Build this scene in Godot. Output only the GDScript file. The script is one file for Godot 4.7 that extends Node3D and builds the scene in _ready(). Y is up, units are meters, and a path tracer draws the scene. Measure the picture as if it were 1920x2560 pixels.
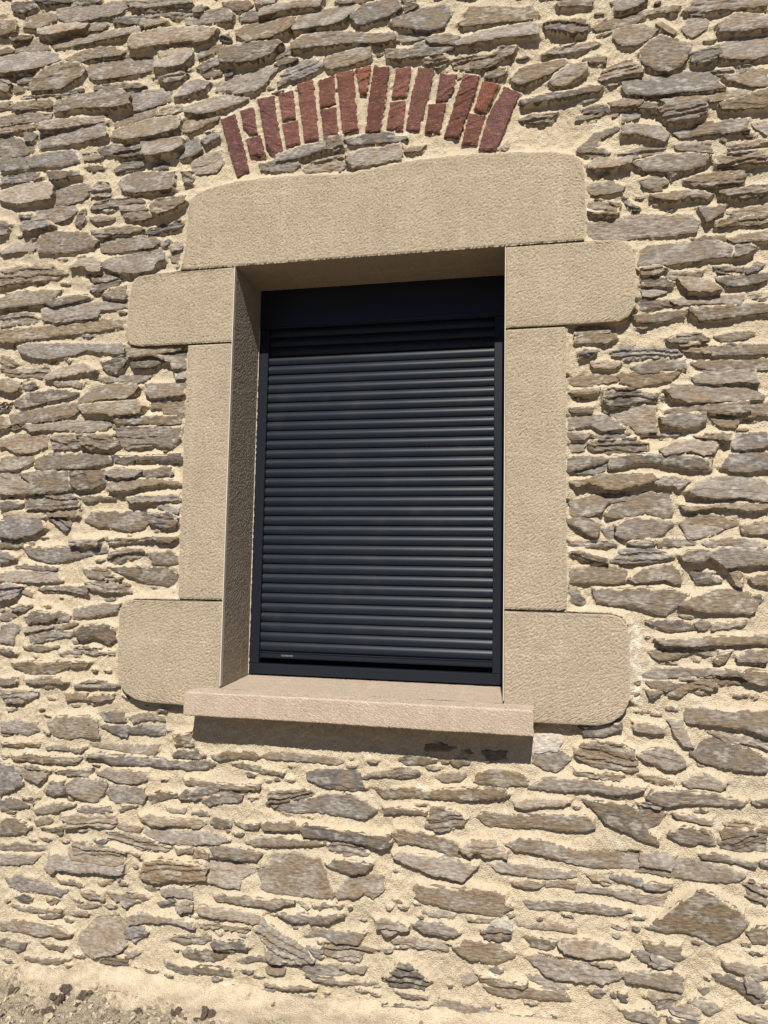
extends Node3D
# A shuttered window in a rubble wall of schist, seen from a step to its right.
# Wall plane: x to the right, y up, z out of the wall; (0, 0, 0) is the lower left corner of the window opening.

const SUN_DIR := Vector3(0.10, 1.0, 1.0)      # towards the sun
var rng := RandomNumberGenerator.new()
var n_low := FastNoiseLite.new()
var n_mid := FastNoiseLite.new()
var n_fine := FastNoiseLite.new()
var n_grain := FastNoiseLite.new()
var n_pit := FastNoiseLite.new()
var n_pit2 := FastNoiseLite.new()
var pv := PackedVector3Array()
var pn := PackedVector3Array()
var pc := PackedColorArray()
var M := {}
var used_names := {}

# tone of the stone, then its outline on the wall in millimetres
const STONES := [
	[1,1506,-688,1540,-683,1567,-681,1601,-691,1637,-704,1651,-706,1707,-679,1738,-638,1728,-605,1683,-580,1643,-556,1606,-548,1541,-594,1493,-645,1451,-681],
	[2,155,-666,164,-700,186,-706,241,-710,288,-705,342,-705,421,-702,430,-688,398,-611,380,-578,275,-565,207,-575,188,-624,149,-635],
	[2,1281,1577,1300,1559,1399,1549,1466,1558,1533,1554,1620,1561,1632,1592,1614,1614,1489,1627,1354,1628,1276,1610],
	[0,1397,2090,1410,2059,1471,2046,1524,2045,1605,2042,1664,2040,1719,2046,1704,2068,1683,2120,1614,2125,1457,2125,1394,2120],
	[2,713,-666,736,-679,802,-687,848,-695,887,-691,940,-694,992,-694,1029,-666,1011,-650,1007,-629,977,-617,916,-616,859,-626,782,-624,720,-625,710,-641],
	[1,1447,1475,1450,1450,1502,1457,1561,1452,1604,1459,1680,1464,1735,1465,1734,1501,1695,1524,1598,1525,1473,1521,1445,1507],
	[1,1234,-508,1291,-514,1351,-510,1422,-505,1427,-483,1426,-459,1306,-466,1234,-472,1173,-459,1114,-446,1036,-453,1015,-468,1040,-480,1099,-484,1169,-495],
	[0,220,-427,271,-431,363,-417,455,-422,529,-425,561,-407,573,-395,536,-363,465,-347,412,-353,328,-371,253,-389,176,-413],
	[1,1305,328,1360,322,1422,317,1453,310,1492,295,1515,293,1530,304,1553,324,1584,357,1527,376,1485,373,1439,378,1392,371,1297,367],
	[1,1619,-161,1680,-175,1740,-181,1790,-184,1809,-176,1810,-145,1735,-111,1698,-106,1647,-85,1610,-105,1590,-142],
	[2,1233,-863,1290,-860,1332,-858,1356,-848,1374,-825,1349,-807,1300,-803,1233,-811,1176,-803,1103,-801,1072,-816,1114,-839,1133,-855,1169,-864],
	[1,1234,-406,1263,-400,1288,-390,1286,-372,1263,-353,1234,-361,1065,-373,990,-372,933,-377,922,-392,930,-403,953,-416,1047,-411,1114,-404,1158,-409],
	[2,-531,-965,-507,-982,-464,-993,-427,-981,-363,-965,-341,-943,-344,-879,-387,-851,-471,-869,-516,-906,-537,-945],
	[0,1611,680,1672,668,1751,675,1802,659,1827,655,1829,711,1818,721,1752,738,1677,737,1623,717,1594,688],
	[1,1235,-169,1285,-198,1357,-202,1407,-208,1424,-200,1414,-142,1372,-123,1282,-118,1235,-150],
	[1,-1020,1311,-935,1309,-840,1323,-721,1331,-589,1338,-473,1346,-465,1373,-556,1381,-708,1373,-917,1365,-1024,1356],
	[1,1576,317,1643,307,1703,308,1762,302,1780,315,1784,338,1763,369,1671,379,1610,354,1555,326],
	[0,1461,2170,1510,2135,1543,2128,1588,2149,1611,2192,1619,2220,1530,2259,1492,2250,1452,2205],
	[1,1508,-518,1583,-521,1657,-520,1710,-512,1740,-492,1668,-474,1601,-467,1543,-465,1508,-500,1432,-497,1422,-516],
	[1,1576,-42,1675,-44,1742,-51,1812,-68,1813,3,1703,-7,1625,3,1571,-3],
	[1,-94,-694,-45,-686,-38,-649,-66,-630,-97,-630,-214,-626,-273,-638,-294,-688,-288,-704,-219,-709,-174,-697,-138,-701],
	[1,1546,1000,1593,981,1681,983,1813,987,1820,995,1776,1021,1621,1039,1547,1041,1527,1025],
	[0,-692,2437,-677,2400,-647,2382,-517,2385,-390,2393,-389,2427,-418,2460,-552,2471,-615,2472,-693,2462],
	[0,1342,610,1409,610,1456,623,1499,610,1530,610,1538,623,1535,683,1461,689,1410,677,1362,661,1336,615],
	[3,1299,-342,1327,-369,1384,-393,1440,-416,1482,-423,1482,-413,1440,-381,1434,-346,1427,-325,1385,-314,1299,-310,1260,-309],
	[1,858,2415,833,2401,846,2388,892,2388,995,2390,1085,2388,1110,2400,1093,2439,995,2448,933,2462,866,2467,845,2439],
	[3,574,2447,587,2432,666,2407,722,2394,769,2401,798,2464,772,2502,678,2496,582,2469],
	[0,-819,2257,-698,2265,-530,2242,-479,2248,-486,2283,-524,2320,-597,2336,-780,2314,-828,2305],
	[2,-230,2486,-199,2476,-165,2476,-137,2498,-128,2518,-187,2534,-232,2538,-362,2552,-481,2542,-501,2525,-500,2500,-481,2483,-349,2487],
	[0,192,-875,201,-920,248,-929,302,-923,364,-915,330,-874,284,-853,215,-818,176,-800,156,-837],
	[1,600,-355,700,-341,790,-339,876,-335,960,-326,1018,-310,1005,-293,875,-299,774,-314,755,-319,671,-314,599,-323,565,-322],
	[0,198,2467,286,2464,355,2461,391,2474,431,2510,448,2526,430,2542,302,2543,210,2533,188,2490],
	[2,-824,1393,-760,1380,-663,1389,-582,1394,-573,1419,-462,1422,-464,1452,-519,1453,-672,1455,-733,1450,-832,1437],
	[2,711,-568,770,-581,840,-593,870,-596,893,-569,916,-548,839,-534,742,-528,667,-525,637,-543],
	[0,-557,2127,-492,2107,-391,2108,-268,2125,-264,2156,-275,2183,-395,2190,-506,2172,-564,2151],
	[1,-39,2489,-14,2471,6,2447,110,2449,170,2473,197,2502,197,2526,135,2540,31,2543,-45,2516],
	[0,-1100,2458,-956,2454,-880,2462,-812,2483,-824,2510,-896,2540,-995,2548,-1106,2538],
	[0,-486,1891,-440,1879,-360,1879,-279,1885,-285,1956,-435,1971,-490,1963,-514,1931],
	[2,1695,2172,1728,2151,1817,2135,1860,2145,1861,2215,1747,2227,1710,2199],
	[0,549,2372,588,2379,583,2403,548,2402,433,2422,319,2443,232,2439,191,2414,191,2393,379,2386,469,2380],
	[0,-123,2272,-6,2248,41,2247,87,2274,101,2300,133,2329,123,2342,28,2342,-62,2326,-128,2292],
	[2,-880,2113,-848,2117,-700,2118,-581,2134,-589,2191,-730,2185,-897,2176],
	[1,-857,1670,-778,1664,-694,1665,-623,1679,-604,1701,-647,1738,-773,1753,-852,1747,-875,1703],
	[0,-921,1267,-883,1252,-783,1233,-731,1240,-675,1249,-630,1266,-559,1255,-498,1246,-468,1251,-480,1279,-892,1299,-933,1287],
	[2,-683,-219,-623,-228,-565,-216,-492,-220,-489,-195,-496,-157,-530,-142,-662,-151,-705,-177],
	[0,-934,2368,-799,2359,-773,2373,-705,2399,-696,2423,-719,2453,-794,2466,-885,2453,-947,2393],
	[1,1476,-296,1511,-302,1573,-292,1661,-288,1731,-288,1745,-278,1648,-258,1542,-259,1473,-261,1457,-283],
	[1,-1037,1545,-951,1557,-861,1560,-772,1566,-734,1582,-763,1594,-812,1617,-956,1632,-1041,1614],
	[1,-817,798,-786,789,-694,799,-629,796,-564,804,-495,817,-507,848,-769,850,-825,831],
	[3,-531,571,-462,567,-398,554,-351,563,-319,598,-344,624,-574,624,-592,593],
	[1,651,-497,722,-492,753,-500,804,-513,824,-524,858,-521,854,-480,792,-463,721,-454,642,-446,628,-470],
	[0,-98,2380,-11,2366,46,2366,112,2383,146,2416,134,2429,15,2441,-107,2432],
	[3,1347,769,1379,771,1419,787,1505,786,1551,775,1605,766,1655,761,1655,790,1617,801,1505,811,1395,811,1347,803],
	[2,1360,946,1376,925,1416,911,1435,889,1491,892,1495,930,1491,968,1444,978,1368,971,1336,960],
	[1,-939,979,-850,979,-747,990,-666,1002,-642,1024,-653,1052,-709,1049,-895,1031,-962,1010],
	[2,-831,2673,-789,2644,-557,2652,-522,2677,-531,2708,-836,2707],
	[1,1468,1786,1528,1775,1601,1774,1656,1785,1671,1808,1610,1826,1506,1829,1431,1816],
	[1,1217,390,1305,394,1356,391,1392,398,1392,426,1361,446,1277,447,1211,431],
	[2,877,-832,907,-843,929,-836,948,-845,986,-846,1015,-830,1037,-813,993,-786,925,-783,872,-789,842,-811],
	[2,1234,-277,1303,-272,1353,-279,1399,-273,1445,-259,1307,-251,1234,-242,1132,-247,1091,-283,1106,-285,1176,-282],
	[2,-5,-696,39,-701,82,-701,86,-673,132,-645,71,-615,-39,-622,-41,-693],
	[2,-1063,1917,-1029,1904,-968,1884,-887,1889,-818,1895,-818,1936,-828,1962,-957,1972,-1065,1947],
	[0,1650,482,1680,463,1698,449,1761,456,1823,463,1824,500,1766,508,1677,505,1644,488],
	[2,1620,2328,1676,2322,1716,2324,1853,2314,1857,2342,1632,2377,1604,2343],
	[3,603,-513,623,-508,627,-497,622,-474,602,-477,489,-475,394,-467,323,-462,310,-478,319,-499,399,-498,481,-500,547,-508],
	[0,-111,-307,-57,-302,-26,-286,-62,-274,-112,-279,-207,-281,-300,-275,-432,-279,-480,-272,-532,-286,-465,-286,-435,-309,-369,-304,-299,-302,-229,-309,-156,-302,-137,-311],
	[0,-857,2560,-842,2543,-630,2548,-456,2553,-449,2565,-481,2579,-663,2588,-803,2600,-866,2587],
	[0,-824,734,-858,698,-785,698,-689,706,-659,715,-666,747,-678,778,-811,782,-878,772],
	[3,331,-308,348,-311,403,-331,469,-333,535,-325,518,-287,505,-272,360,-277,326,-293],
	[2,-100,-564,-11,-556,42,-541,19,-529,-57,-524,-101,-529,-219,-529,-299,-538,-296,-548,-226,-568,-180,-570],
	[2,825,2317,888,2319,959,2323,1065,2321,1106,2322,1106,2365,1077,2372,950,2362,850,2345,817,2325],
	[0,-837,466,-800,448,-738,433,-683,434,-653,446,-604,451,-545,469,-491,474,-497,487,-696,488,-851,484],
	[2,449,-694,477,-687,502,-688,538,-670,566,-682,605,-651,605,-612,496,-617,452,-655,445,-679],
	[3,-390,384,-317,359,-245,348,-208,361,-198,387,-225,412,-334,419,-488,415],
	[0,1369,549,1397,537,1471,543,1510,556,1537,583,1530,593,1472,599,1401,599,1366,578],
	[1,1229,610,1278,610,1310,623,1338,657,1394,665,1402,688,1358,686,1266,674,1209,657],
	[0,-643,1051,-608,1055,-519,1070,-444,1063,-410,1080,-402,1103,-417,1124,-497,1126,-591,1119,-649,1065],
	[1,1581,1895,1640,1892,1716,1892,1789,1892,1790,1928,1727,1935,1655,1933,1568,1916],
	[2,-652,-717,-634,-701,-575,-703,-527,-703,-471,-693,-405,-697,-368,-692,-360,-666,-453,-671,-568,-666,-607,-653,-665,-658,-677,-705],
	[2,-864,-949,-765,-946,-691,-952,-653,-938,-614,-946,-567,-932,-592,-915,-670,-903,-768,-901,-866,-920],
	[2,1233,-785,1279,-788,1318,-780,1367,-774,1395,-763,1343,-752,1265,-737,1233,-744,1190,-749,1181,-767,1198,-783],
	[2,964,-936,1019,-947,1060,-935,1115,-938,1169,-935,1212,-929,1197,-906,1122,-906,1045,-912,979,-911,943,-921],
	[0,547,2470,573,2473,610,2497,603,2521,576,2538,546,2536,466,2528,435,2509,429,2482,445,2459,468,2449],
	[3,611,-945,643,-955,705,-951,744,-950,767,-932,743,-910,696,-883,661,-876,634,-916,611,-934],
	[1,1669,-424,1719,-426,1804,-418,1806,-346,1783,-351,1769,-377,1689,-391,1666,-403],
	[1,-476,920,-454,879,-429,869,-328,881,-309,907,-307,947,-336,950,-488,954],
	[1,1033,2158,1050,2149,1098,2158,1158,2180,1214,2208,1202,2231,1118,2225,1045,2213,1017,2177],
	[0,-581,1661,-520,1654,-449,1658,-360,1663,-336,1680,-352,1702,-457,1713,-574,1715,-601,1696],
	[2,557,1906,622,1912,626,1943,617,1968,556,1957,496,1961,417,1938,428,1919,444,1897,506,1902],
	[0,1387,-848,1415,-851,1456,-849,1504,-857,1545,-857,1555,-823,1538,-812,1464,-811,1457,-818,1415,-820,1376,-825],
	[0,-968,556,-945,528,-882,524,-806,541,-766,561,-770,575,-784,599,-913,599,-970,583],
	[0,-217,2191,-187,2180,-119,2179,-24,2206,9,2223,-59,2250,-156,2243,-218,2223,-252,2216,-244,2196],
	[1,1630,1255,1680,1258,1758,1265,1841,1274,1841,1291,1762,1296,1645,1293,1600,1290],
	[1,1238,712,1278,724,1327,703,1378,702,1442,714,1489,730,1477,743,1410,748,1315,747,1266,728,1220,725],
	[2,-991,887,-959,888,-910,862,-837,863,-776,885,-776,922,-811,936,-925,932,-993,912],
	[1,1622,1713,1680,1708,1734,1711,1770,1711,1774,1751,1703,1758,1645,1756,1595,1736],
	[0,-611,-422,-542,-446,-480,-446,-458,-415,-450,-389,-460,-369,-585,-376,-618,-393],
	[0,1722,757,1771,756,1830,763,1831,808,1764,813,1716,805,1691,767],
	[1,1510,199,1574,198,1675,205,1760,212,1818,211,1818,234,1724,231,1608,221,1529,216,1487,211],
	[1,1542,2006,1597,1999,1667,1999,1772,2011,1801,2023,1783,2038,1667,2030,1583,2034,1529,2024],
	[1,1617,1049,1663,1041,1747,1047,1799,1040,1796,1082,1717,1083,1633,1080,1609,1064],
	[2,1233,-653,1290,-653,1347,-654,1403,-640,1344,-633,1287,-628,1233,-635,1140,-637,1072,-644,1088,-660,1121,-664,1169,-659],
	[2,1534,1964,1545,1944,1622,1939,1659,1963,1667,1997,1630,2003,1571,2002,1515,1993],
	[2,1467,-175,1512,-193,1543,-191,1571,-179,1564,-158,1537,-131,1471,-132,1425,-156],
	[1,-848,16,-797,1,-736,3,-687,8,-629,38,-560,37,-542,55,-650,59,-719,48,-830,48,-888,36],
	[0,-491,2274,-474,2236,-428,2235,-308,2257,-312,2286,-351,2308,-513,2316],
	[1,756,-440,792,-445,838,-433,873,-419,880,-403,857,-383,798,-369,763,-372,746,-433],
	[2,-568,-661,-472,-665,-392,-669,-360,-654,-361,-630,-409,-614,-513,-619,-580,-629],
	[0,-1030,1448,-918,1456,-823,1460,-767,1490,-758,1508,-810,1514,-953,1506,-1033,1487],
	[0,1287,834,1347,818,1403,827,1462,830,1463,847,1427,867,1307,867,1277,851],
	[1,1629,1101,1675,1089,1759,1089,1837,1088,1838,1119,1748,1121,1630,1120,1610,1114],
	[1,1312,2318,1362,2313,1432,2322,1482,2353,1572,2350,1584,2363,1561,2371,1512,2365,1424,2366,1335,2353,1306,2332],
	[2,1711,2244,1791,2233,1862,2239,1863,2272,1759,2297,1704,2266],
	[2,-839,-796,-799,-800,-740,-799,-676,-798,-618,-798,-593,-779,-654,-769,-718,-751,-822,-753,-859,-769],
	[0,-616,1009,-520,1009,-490,997,-445,998,-377,1003,-366,1027,-384,1050,-562,1044,-643,1038],
	[0,-848,946,-801,950,-703,945,-596,938,-527,943,-503,965,-509,979,-690,979,-776,968,-875,966],
	[0,-851,639,-766,636,-695,638,-620,647,-621,674,-673,690,-805,689,-858,671],
	[0,-416,2044,-392,2025,-279,2034,-255,2055,-259,2089,-291,2102,-429,2100],
	[1,1372,2276,1396,2242,1442,2240,1488,2255,1509,2283,1477,2305,1401,2314,1368,2302],
	[0,1357,1147,1410,1136,1477,1144,1544,1138,1572,1148,1564,1163,1470,1176,1382,1180,1349,1160],
	[1,921,-284,960,-283,1013,-289,1024,-277,1076,-275,1080,-261,1054,-239,974,-236,913,-255,906,-278],
	[3,1330,990,1348,978,1404,983,1436,991,1492,993,1496,1010,1413,1032,1326,1032],
	[1,1447,89,1497,88,1554,98,1648,110,1736,110,1729,126,1573,123,1467,114,1444,97],
	[0,-557,1589,-485,1560,-424,1556,-350,1560,-332,1587,-391,1596,-443,1625,-518,1624,-575,1604],
	[0,1212,903,1242,911,1287,918,1320,896,1388,903,1376,920,1344,947,1283,951,1210,946],
	[1,1423,396,1462,401,1516,408,1543,394,1558,397,1566,429,1540,451,1490,448,1435,431,1408,406],
	[1,1550,-413,1591,-419,1605,-409,1652,-411,1656,-394,1636,-374,1578,-362,1541,-369,1520,-392],
	[1,1692,1777,1725,1778,1852,1777,1853,1817,1768,1818,1682,1811],
	[2,984,-553,1036,-555,1107,-563,1198,-557,1234,-547,1234,-539,1147,-537,1059,-531,988,-529,971,-543],
	[0,144,2255,181,2276,236,2280,286,2299,313,2319,303,2338,215,2355,184,2336,152,2303,141,2267],
	[3,1241,2308,1265,2304,1284,2331,1281,2361,1241,2369,1146,2377,1136,2361,1142,2343,1178,2327],
	[0,-929,2041,-800,2035,-709,2046,-713,2068,-740,2093,-847,2094,-943,2080],
	[2,-605,-535,-613,-557,-509,-531,-470,-538,-423,-538,-400,-518,-406,-492,-573,-505,-625,-516],
	[0,1400,461,1463,462,1509,471,1540,481,1525,483,1479,503,1408,502,1377,496,1351,462],
	[0,-437,-438,-404,-446,-306,-440,-289,-414,-294,-390,-374,-384,-435,-388,-446,-418],
	[3,-933,1051,-896,1045,-783,1065,-691,1081,-651,1088,-718,1107,-785,1105,-884,1101,-937,1070],
	[2,1517,813,1552,816,1598,824,1636,811,1667,818,1678,835,1671,851,1618,858,1541,850,1509,825],
	[1,-807,1879,-748,1874,-686,1885,-651,1906,-653,1942,-721,1949,-816,1946],
	[1,401,-892,446,-894,499,-903,519,-893,538,-868,586,-855,538,-852,461,-851,404,-858,392,-874],
	[1,1381,1060,1437,1041,1469,1051,1539,1059,1559,1083,1389,1090,1375,1078],
	[3,-650,733,-614,710,-559,719,-511,741,-523,783,-648,787,-670,778],
	[2,-50,-803,12,-806,69,-805,138,-810,168,-804,174,-782,128,-778,42,-775,-51,-771,-63,-794],
	[0,-978,699,-852,698,-818,730,-876,739,-894,783,-984,782],
	[2,-954,354,-784,355,-683,357,-710,392,-905,393,-956,383],
	[0,-1075,2098,-966,2099,-928,2108,-922,2132,-970,2162,-1037,2192,-1081,2184],
	[2,322,2313,345,2301,444,2310,495,2322,496,2358,470,2366,385,2355,317,2341],
	[3,-596,148,-576,136,-537,155,-508,147,-463,127,-437,145,-442,184,-482,202,-574,192,-605,170],
	[1,1610,579,1693,573,1740,585,1731,599,1656,615,1580,611,1570,587],
	[2,-425,-576,-369,-581,-307,-604,-201,-605,-188,-593,-272,-568,-356,-547,-436,-558],
	[2,1326,2120,1346,2122,1396,2133,1460,2133,1461,2149,1430,2183,1404,2191,1338,2165,1321,2134],
	[1,1714,1971,1771,1962,1856,1960,1857,2006,1772,2007,1707,1986],
	[1,1546,945,1604,956,1661,946,1729,940,1775,951,1775,978,1631,968,1565,961,1523,952],
	[0,-898,-455,-863,-441,-805,-411,-802,-381,-845,-346,-906,-341],
	[2,1241,2141,1276,2161,1274,2191,1241,2197,1217,2198,1170,2170,1154,2142,1162,2128,1202,2119],
	[2,-9,-601,35,-601,92,-604,140,-603,165,-577,138,-572,77,-564,3,-560,-28,-577],
	[1,1734,2077,1766,2068,1801,2046,1858,2041,1859,2097,1838,2104,1791,2094,1723,2090],
	[1,-432,1222,-325,1231,-224,1244,-206,1266,-254,1268,-351,1268,-454,1264],
	[0,1727,834,1739,825,1765,825,1831,836,1832,878,1743,874,1728,850],
	[2,896,-513,915,-502,953,-510,1010,-508,1014,-491,987,-479,972,-462,900,-467,864,-496],
	[0,646,2304,715,2305,796,2312,804,2329,744,2360,675,2356,637,2334],
	[1,1573,1311,1631,1314,1699,1315,1758,1308,1775,1324,1773,1338,1699,1335,1603,1341,1550,1328],
	[1,1672,1141,1756,1139,1838,1138,1838,1162,1715,1172,1669,1162],
	[1,1099,-201,1132,-213,1169,-224,1198,-205,1217,-178,1184,-162,1097,-175],
	[0,-357,1083,-336,1064,-250,1066,-202,1073,-199,1115,-366,1117],
	[2,-207,1949,-177,1946,-110,1946,-82,1976,-89,2023,-147,2020,-209,1994],
	[0,-499,714,-479,705,-396,709,-363,724,-268,734,-201,727,-202,738,-331,750,-442,749,-500,732],
	[2,256,1902,391,1896,413,1916,394,1954,304,1950,247,1915],
	[2,-451,-356,-389,-372,-328,-370,-282,-352,-288,-332,-363,-329,-448,-327,-490,-346],
	[1,202,-413,253,-389,312,-380,347,-358,319,-347,188,-362,176,-407],
	[0,1394,1922,1432,1919,1499,1895,1529,1882,1541,1907,1522,1936,1417,1954,1392,1940],
	[0,810,-1014,844,-1013,901,-1011,972,-1015,985,-1008,964,-997,968,-984,919,-992,855,-984,802,-979,795,-1001],
	[1,-762,2467,-704,2474,-657,2482,-543,2479,-530,2490,-565,2514,-628,2526,-723,2516,-785,2490],
	[0,395,-829,444,-842,521,-837,541,-803,464,-809,403,-811,349,-815,329,-840],
	[3,556,1980,599,1977,638,1990,603,1998,594,2017,555,2019,494,2024,411,2008,420,1994],
	[1,-619,886,-588,870,-498,866,-467,883,-481,920,-550,921,-636,919],
	[0,-872,1824,-796,1798,-745,1808,-707,1839,-716,1859,-801,1867,-893,1848],
	[0,337,-956,394,-957,451,-955,479,-943,459,-919,385,-924,344,-925,286,-936],
	[1,138,-552,206,-546,283,-535,366,-530,399,-521,324,-520,231,-516,145,-522,107,-545],
	[1,-473,965,-385,965,-250,959,-202,962,-203,991,-337,984,-455,993,-479,978],
	[0,-232,2554,-134,2556,-70,2551,-59,2573,-82,2598,-146,2606,-234,2583,-263,2587,-252,2566],
	[0,1514,917,1541,908,1584,898,1619,902,1642,926,1642,943,1538,941,1509,930],
	[0,1457,-756,1498,-762,1529,-775,1559,-758,1549,-745,1546,-725,1478,-726,1439,-727],
	[2,-879,2184,-730,2187,-592,2194,-601,2214,-822,2223,-884,2212],
	[1,-318,885,-284,875,-241,870,-214,901,-201,944,-306,945,-312,903],
	[2,672,-830,727,-831,781,-832,823,-831,823,-813,738,-801,656,-804,636,-820],
	[1,1433,-371,1454,-383,1489,-362,1507,-336,1500,-319,1462,-311,1427,-318],
	[1,6,-750,54,-747,106,-753,175,-748,222,-752,251,-738,288,-726,212,-726,109,-729,14,-731,-8,-741],
	[2,-914,-224,-873,-226,-797,-228,-753,-210,-759,-185,-856,-175,-916,-190],
	[3,-436,-194,-383,-211,-375,-192,-304,-196,-234,-194,-235,-167,-301,-163,-366,-175,-423,-170,-490,-178],
	[0,1742,-560,1758,-575,1800,-577,1802,-520,1782,-522,1753,-512,1733,-520],
	[1,-356,1794,-326,1782,-263,1804,-225,1829,-231,1853,-349,1852,-368,1837],
	[2,818,2240,868,2227,926,2237,959,2268,905,2271,834,2287,803,2267],
	[2,-102,-507,-75,-509,-53,-493,-63,-480,-103,-483,-202,-485,-267,-478,-308,-490,-265,-511,-210,-510,-170,-503],
	[0,-442,1618,-422,1603,-352,1593,-306,1603,-312,1636,-330,1656,-405,1660,-444,1642],
	[3,-416,1185,-347,1186,-261,1210,-201,1216,-205,1239,-277,1238,-359,1223,-432,1208],
	[0,-995,2676,-994,2651,-924,2638,-850,2665,-840,2689,-885,2714,-984,2711],
	[1,59,2546,135,2554,177,2557,298,2553,311,2575,283,2583,87,2580,54,2571],
	[3,1695,1384,1721,1368,1788,1368,1837,1384,1844,1403,1823,1404,1746,1400,1693,1398],
	[2,1432,-493,1481,-496,1519,-499,1533,-477,1540,-459,1488,-455,1436,-461,1431,-479],
	[1,1222,1058,1272,1054,1329,1062,1373,1069,1373,1084,1325,1086,1259,1095,1210,1084],
	[0,-625,219,-595,222,-542,228,-479,239,-441,253,-432,275,-515,272,-563,262,-631,248],
	[0,-1085,2245,-904,2234,-851,2248,-846,2260,-962,2286,-1087,2271],
	[1,171,-252,257,-250,342,-251,422,-253,451,-243,400,-233,282,-231,188,-231,156,-245],
	[2,-917,2609,-878,2593,-701,2601,-692,2620,-789,2644,-918,2629],
	[3,-81,-1007,7,-1003,72,-1001,71,-981,-29,-982,-82,-988,-152,-988,-195,-985,-179,-999,-124,-1012],
	[3,1652,-814,1688,-823,1730,-838,1753,-859,1782,-855,1795,-843,1757,-828,1724,-809,1689,-800,1646,-802],
	[1,1282,1649,1343,1637,1377,1638,1381,1673,1313,1698,1276,1688],
	[2,1585,1370,1603,1351,1667,1347,1692,1355,1664,1384,1611,1397,1569,1402],
	[0,1676,-768,1719,-776,1764,-794,1796,-780,1797,-750,1745,-759,1712,-750,1673,-758],
	[0,-501,2669,-438,2654,-236,2644,-242,2664,-518,2696],
	[3,1437,1092,1493,1090,1520,1099,1581,1097,1581,1122,1528,1126,1461,1121,1417,1108],
	[1,-836,-323,-756,-322,-671,-325,-579,-319,-565,-297,-683,-300,-797,-299,-852,-312],
	[0,-985,794,-900,795,-849,813,-830,826,-847,852,-988,842],
	[0,-490,-258,-428,-258,-356,-270,-263,-264,-248,-251,-246,-234,-452,-247,-532,-252],
	[2,1577,-242,1628,-238,1668,-244,1685,-230,1629,-198,1587,-209,1565,-232],
	[1,872,2231,910,2217,959,2233,1008,2252,1033,2288,980,2291,926,2250,870,2245],
	[0,422,-596,459,-600,496,-610,536,-598,560,-575,499,-564,438,-567,405,-588],
	[2,-788,1151,-747,1157,-680,1163,-615,1172,-580,1176,-642,1208,-759,1192,-804,1159],
	[1,-557,333,-483,321,-469,326,-387,323,-392,345,-422,361,-524,360,-583,350],
	[2,433,-549,470,-553,515,-553,548,-548,523,-525,498,-512,432,-512,404,-530],
	[4,1102,-171,1176,-159,1186,-132,1173,-114,1124,-114,1100,-126],
	[0,290,-791,344,-783,410,-781,438,-763,463,-751,381,-758,298,-765,231,-774],
	[0,144,1953,232,1955,335,1978,330,2001,240,1995,142,1971],
	[2,-382,2392,-329,2385,-259,2385,-227,2422,-228,2443,-356,2427,-391,2412],
	[3,-637,1837,-611,1833,-540,1838,-463,1836,-403,1840,-415,1867,-485,1867,-607,1864,-640,1852],
	[0,-1025,1381,-945,1386,-876,1387,-853,1402,-889,1426,-948,1434,-1028,1419],
	[1,1475,158,1505,148,1559,162,1604,179,1656,169,1675,180,1649,189,1566,178,1491,183,1462,174],
	[0,-923,-89,-891,-107,-820,-106,-766,-77,-762,-64,-859,-62,-925,-67],
	[1,-888,-602,-857,-601,-788,-589,-765,-570,-832,-537,-892,-546],
	[2,-214,2115,-142,2142,-101,2158,-158,2174,-217,2180,-259,2155,-253,2119],
	[3,1260,-101,1318,-101,1372,-76,1372,-58,1308,-65,1246,-80],
	[0,-480,435,-455,426,-426,440,-360,456,-327,463,-347,482,-409,488,-484,470],
	[2,741,-771,776,-774,819,-777,861,-763,841,-745,729,-743,712,-756],
	[0,-1035,2562,-946,2547,-875,2547,-879,2573,-916,2599,-971,2604,-1037,2590],
	[0,-220,2266,-162,2277,-148,2301,-193,2328,-223,2325,-261,2313,-284,2258],
	[0,-210,2016,-176,2033,-172,2061,-193,2096,-213,2093,-261,2075,-269,2043,-268,2014],
	[1,-339,1024,-296,1023,-280,1004,-251,999,-197,1002,-201,1055,-340,1042],
	[3,-83,-962,-4,-960,31,-948,52,-928,-14,-930,-84,-937,-110,-931,-127,-945,-118,-956],
	[0,1290,1716,1339,1716,1385,1720,1397,1735,1363,1757,1298,1757,1278,1738],
	[2,-108,-362,-1,-365,96,-363,148,-354,148,-342,70,-351,-28,-347,-109,-342,-140,-350,-135,-358],
	[1,-1029,2304,-1006,2291,-848,2288,-836,2306,-850,2328,-948,2330,-1033,2322],
	[2,1282,1807,1348,1800,1416,1810,1420,1830,1363,1832,1309,1841,1279,1819],
	[0,-1067,1982,-1012,1982,-899,1983,-878,1996,-890,2012,-983,2026,-1069,2015],
	[0,1623,2153,1644,2144,1691,2148,1713,2174,1707,2199,1620,2182],
	[1,-1082,2192,-1005,2196,-913,2206,-906,2220,-986,2239,-1085,2245],
	[1,1387,-958,1428,-966,1476,-965,1483,-948,1456,-928,1407,-938,1366,-937],
	[2,1608,2259,1627,2248,1668,2271,1673,2295,1661,2314,1616,2312,1592,2282],
	[0,-421,2615,-234,2597,-236,2631,-412,2643,-432,2634],
	[1,-748,875,-699,872,-618,882,-635,900,-661,926,-743,926,-754,903],
	[1,1209,763,1234,767,1311,787,1339,799,1319,808,1209,805],
	[3,1480,254,1510,247,1529,240,1575,247,1605,250,1590,266,1560,273,1492,275,1461,270],
	[1,1437,1264,1478,1261,1529,1266,1587,1271,1595,1290,1566,1290,1471,1286,1427,1280],
	[0,-313,585,-250,563,-209,576,-203,598,-244,620,-329,615],
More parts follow.
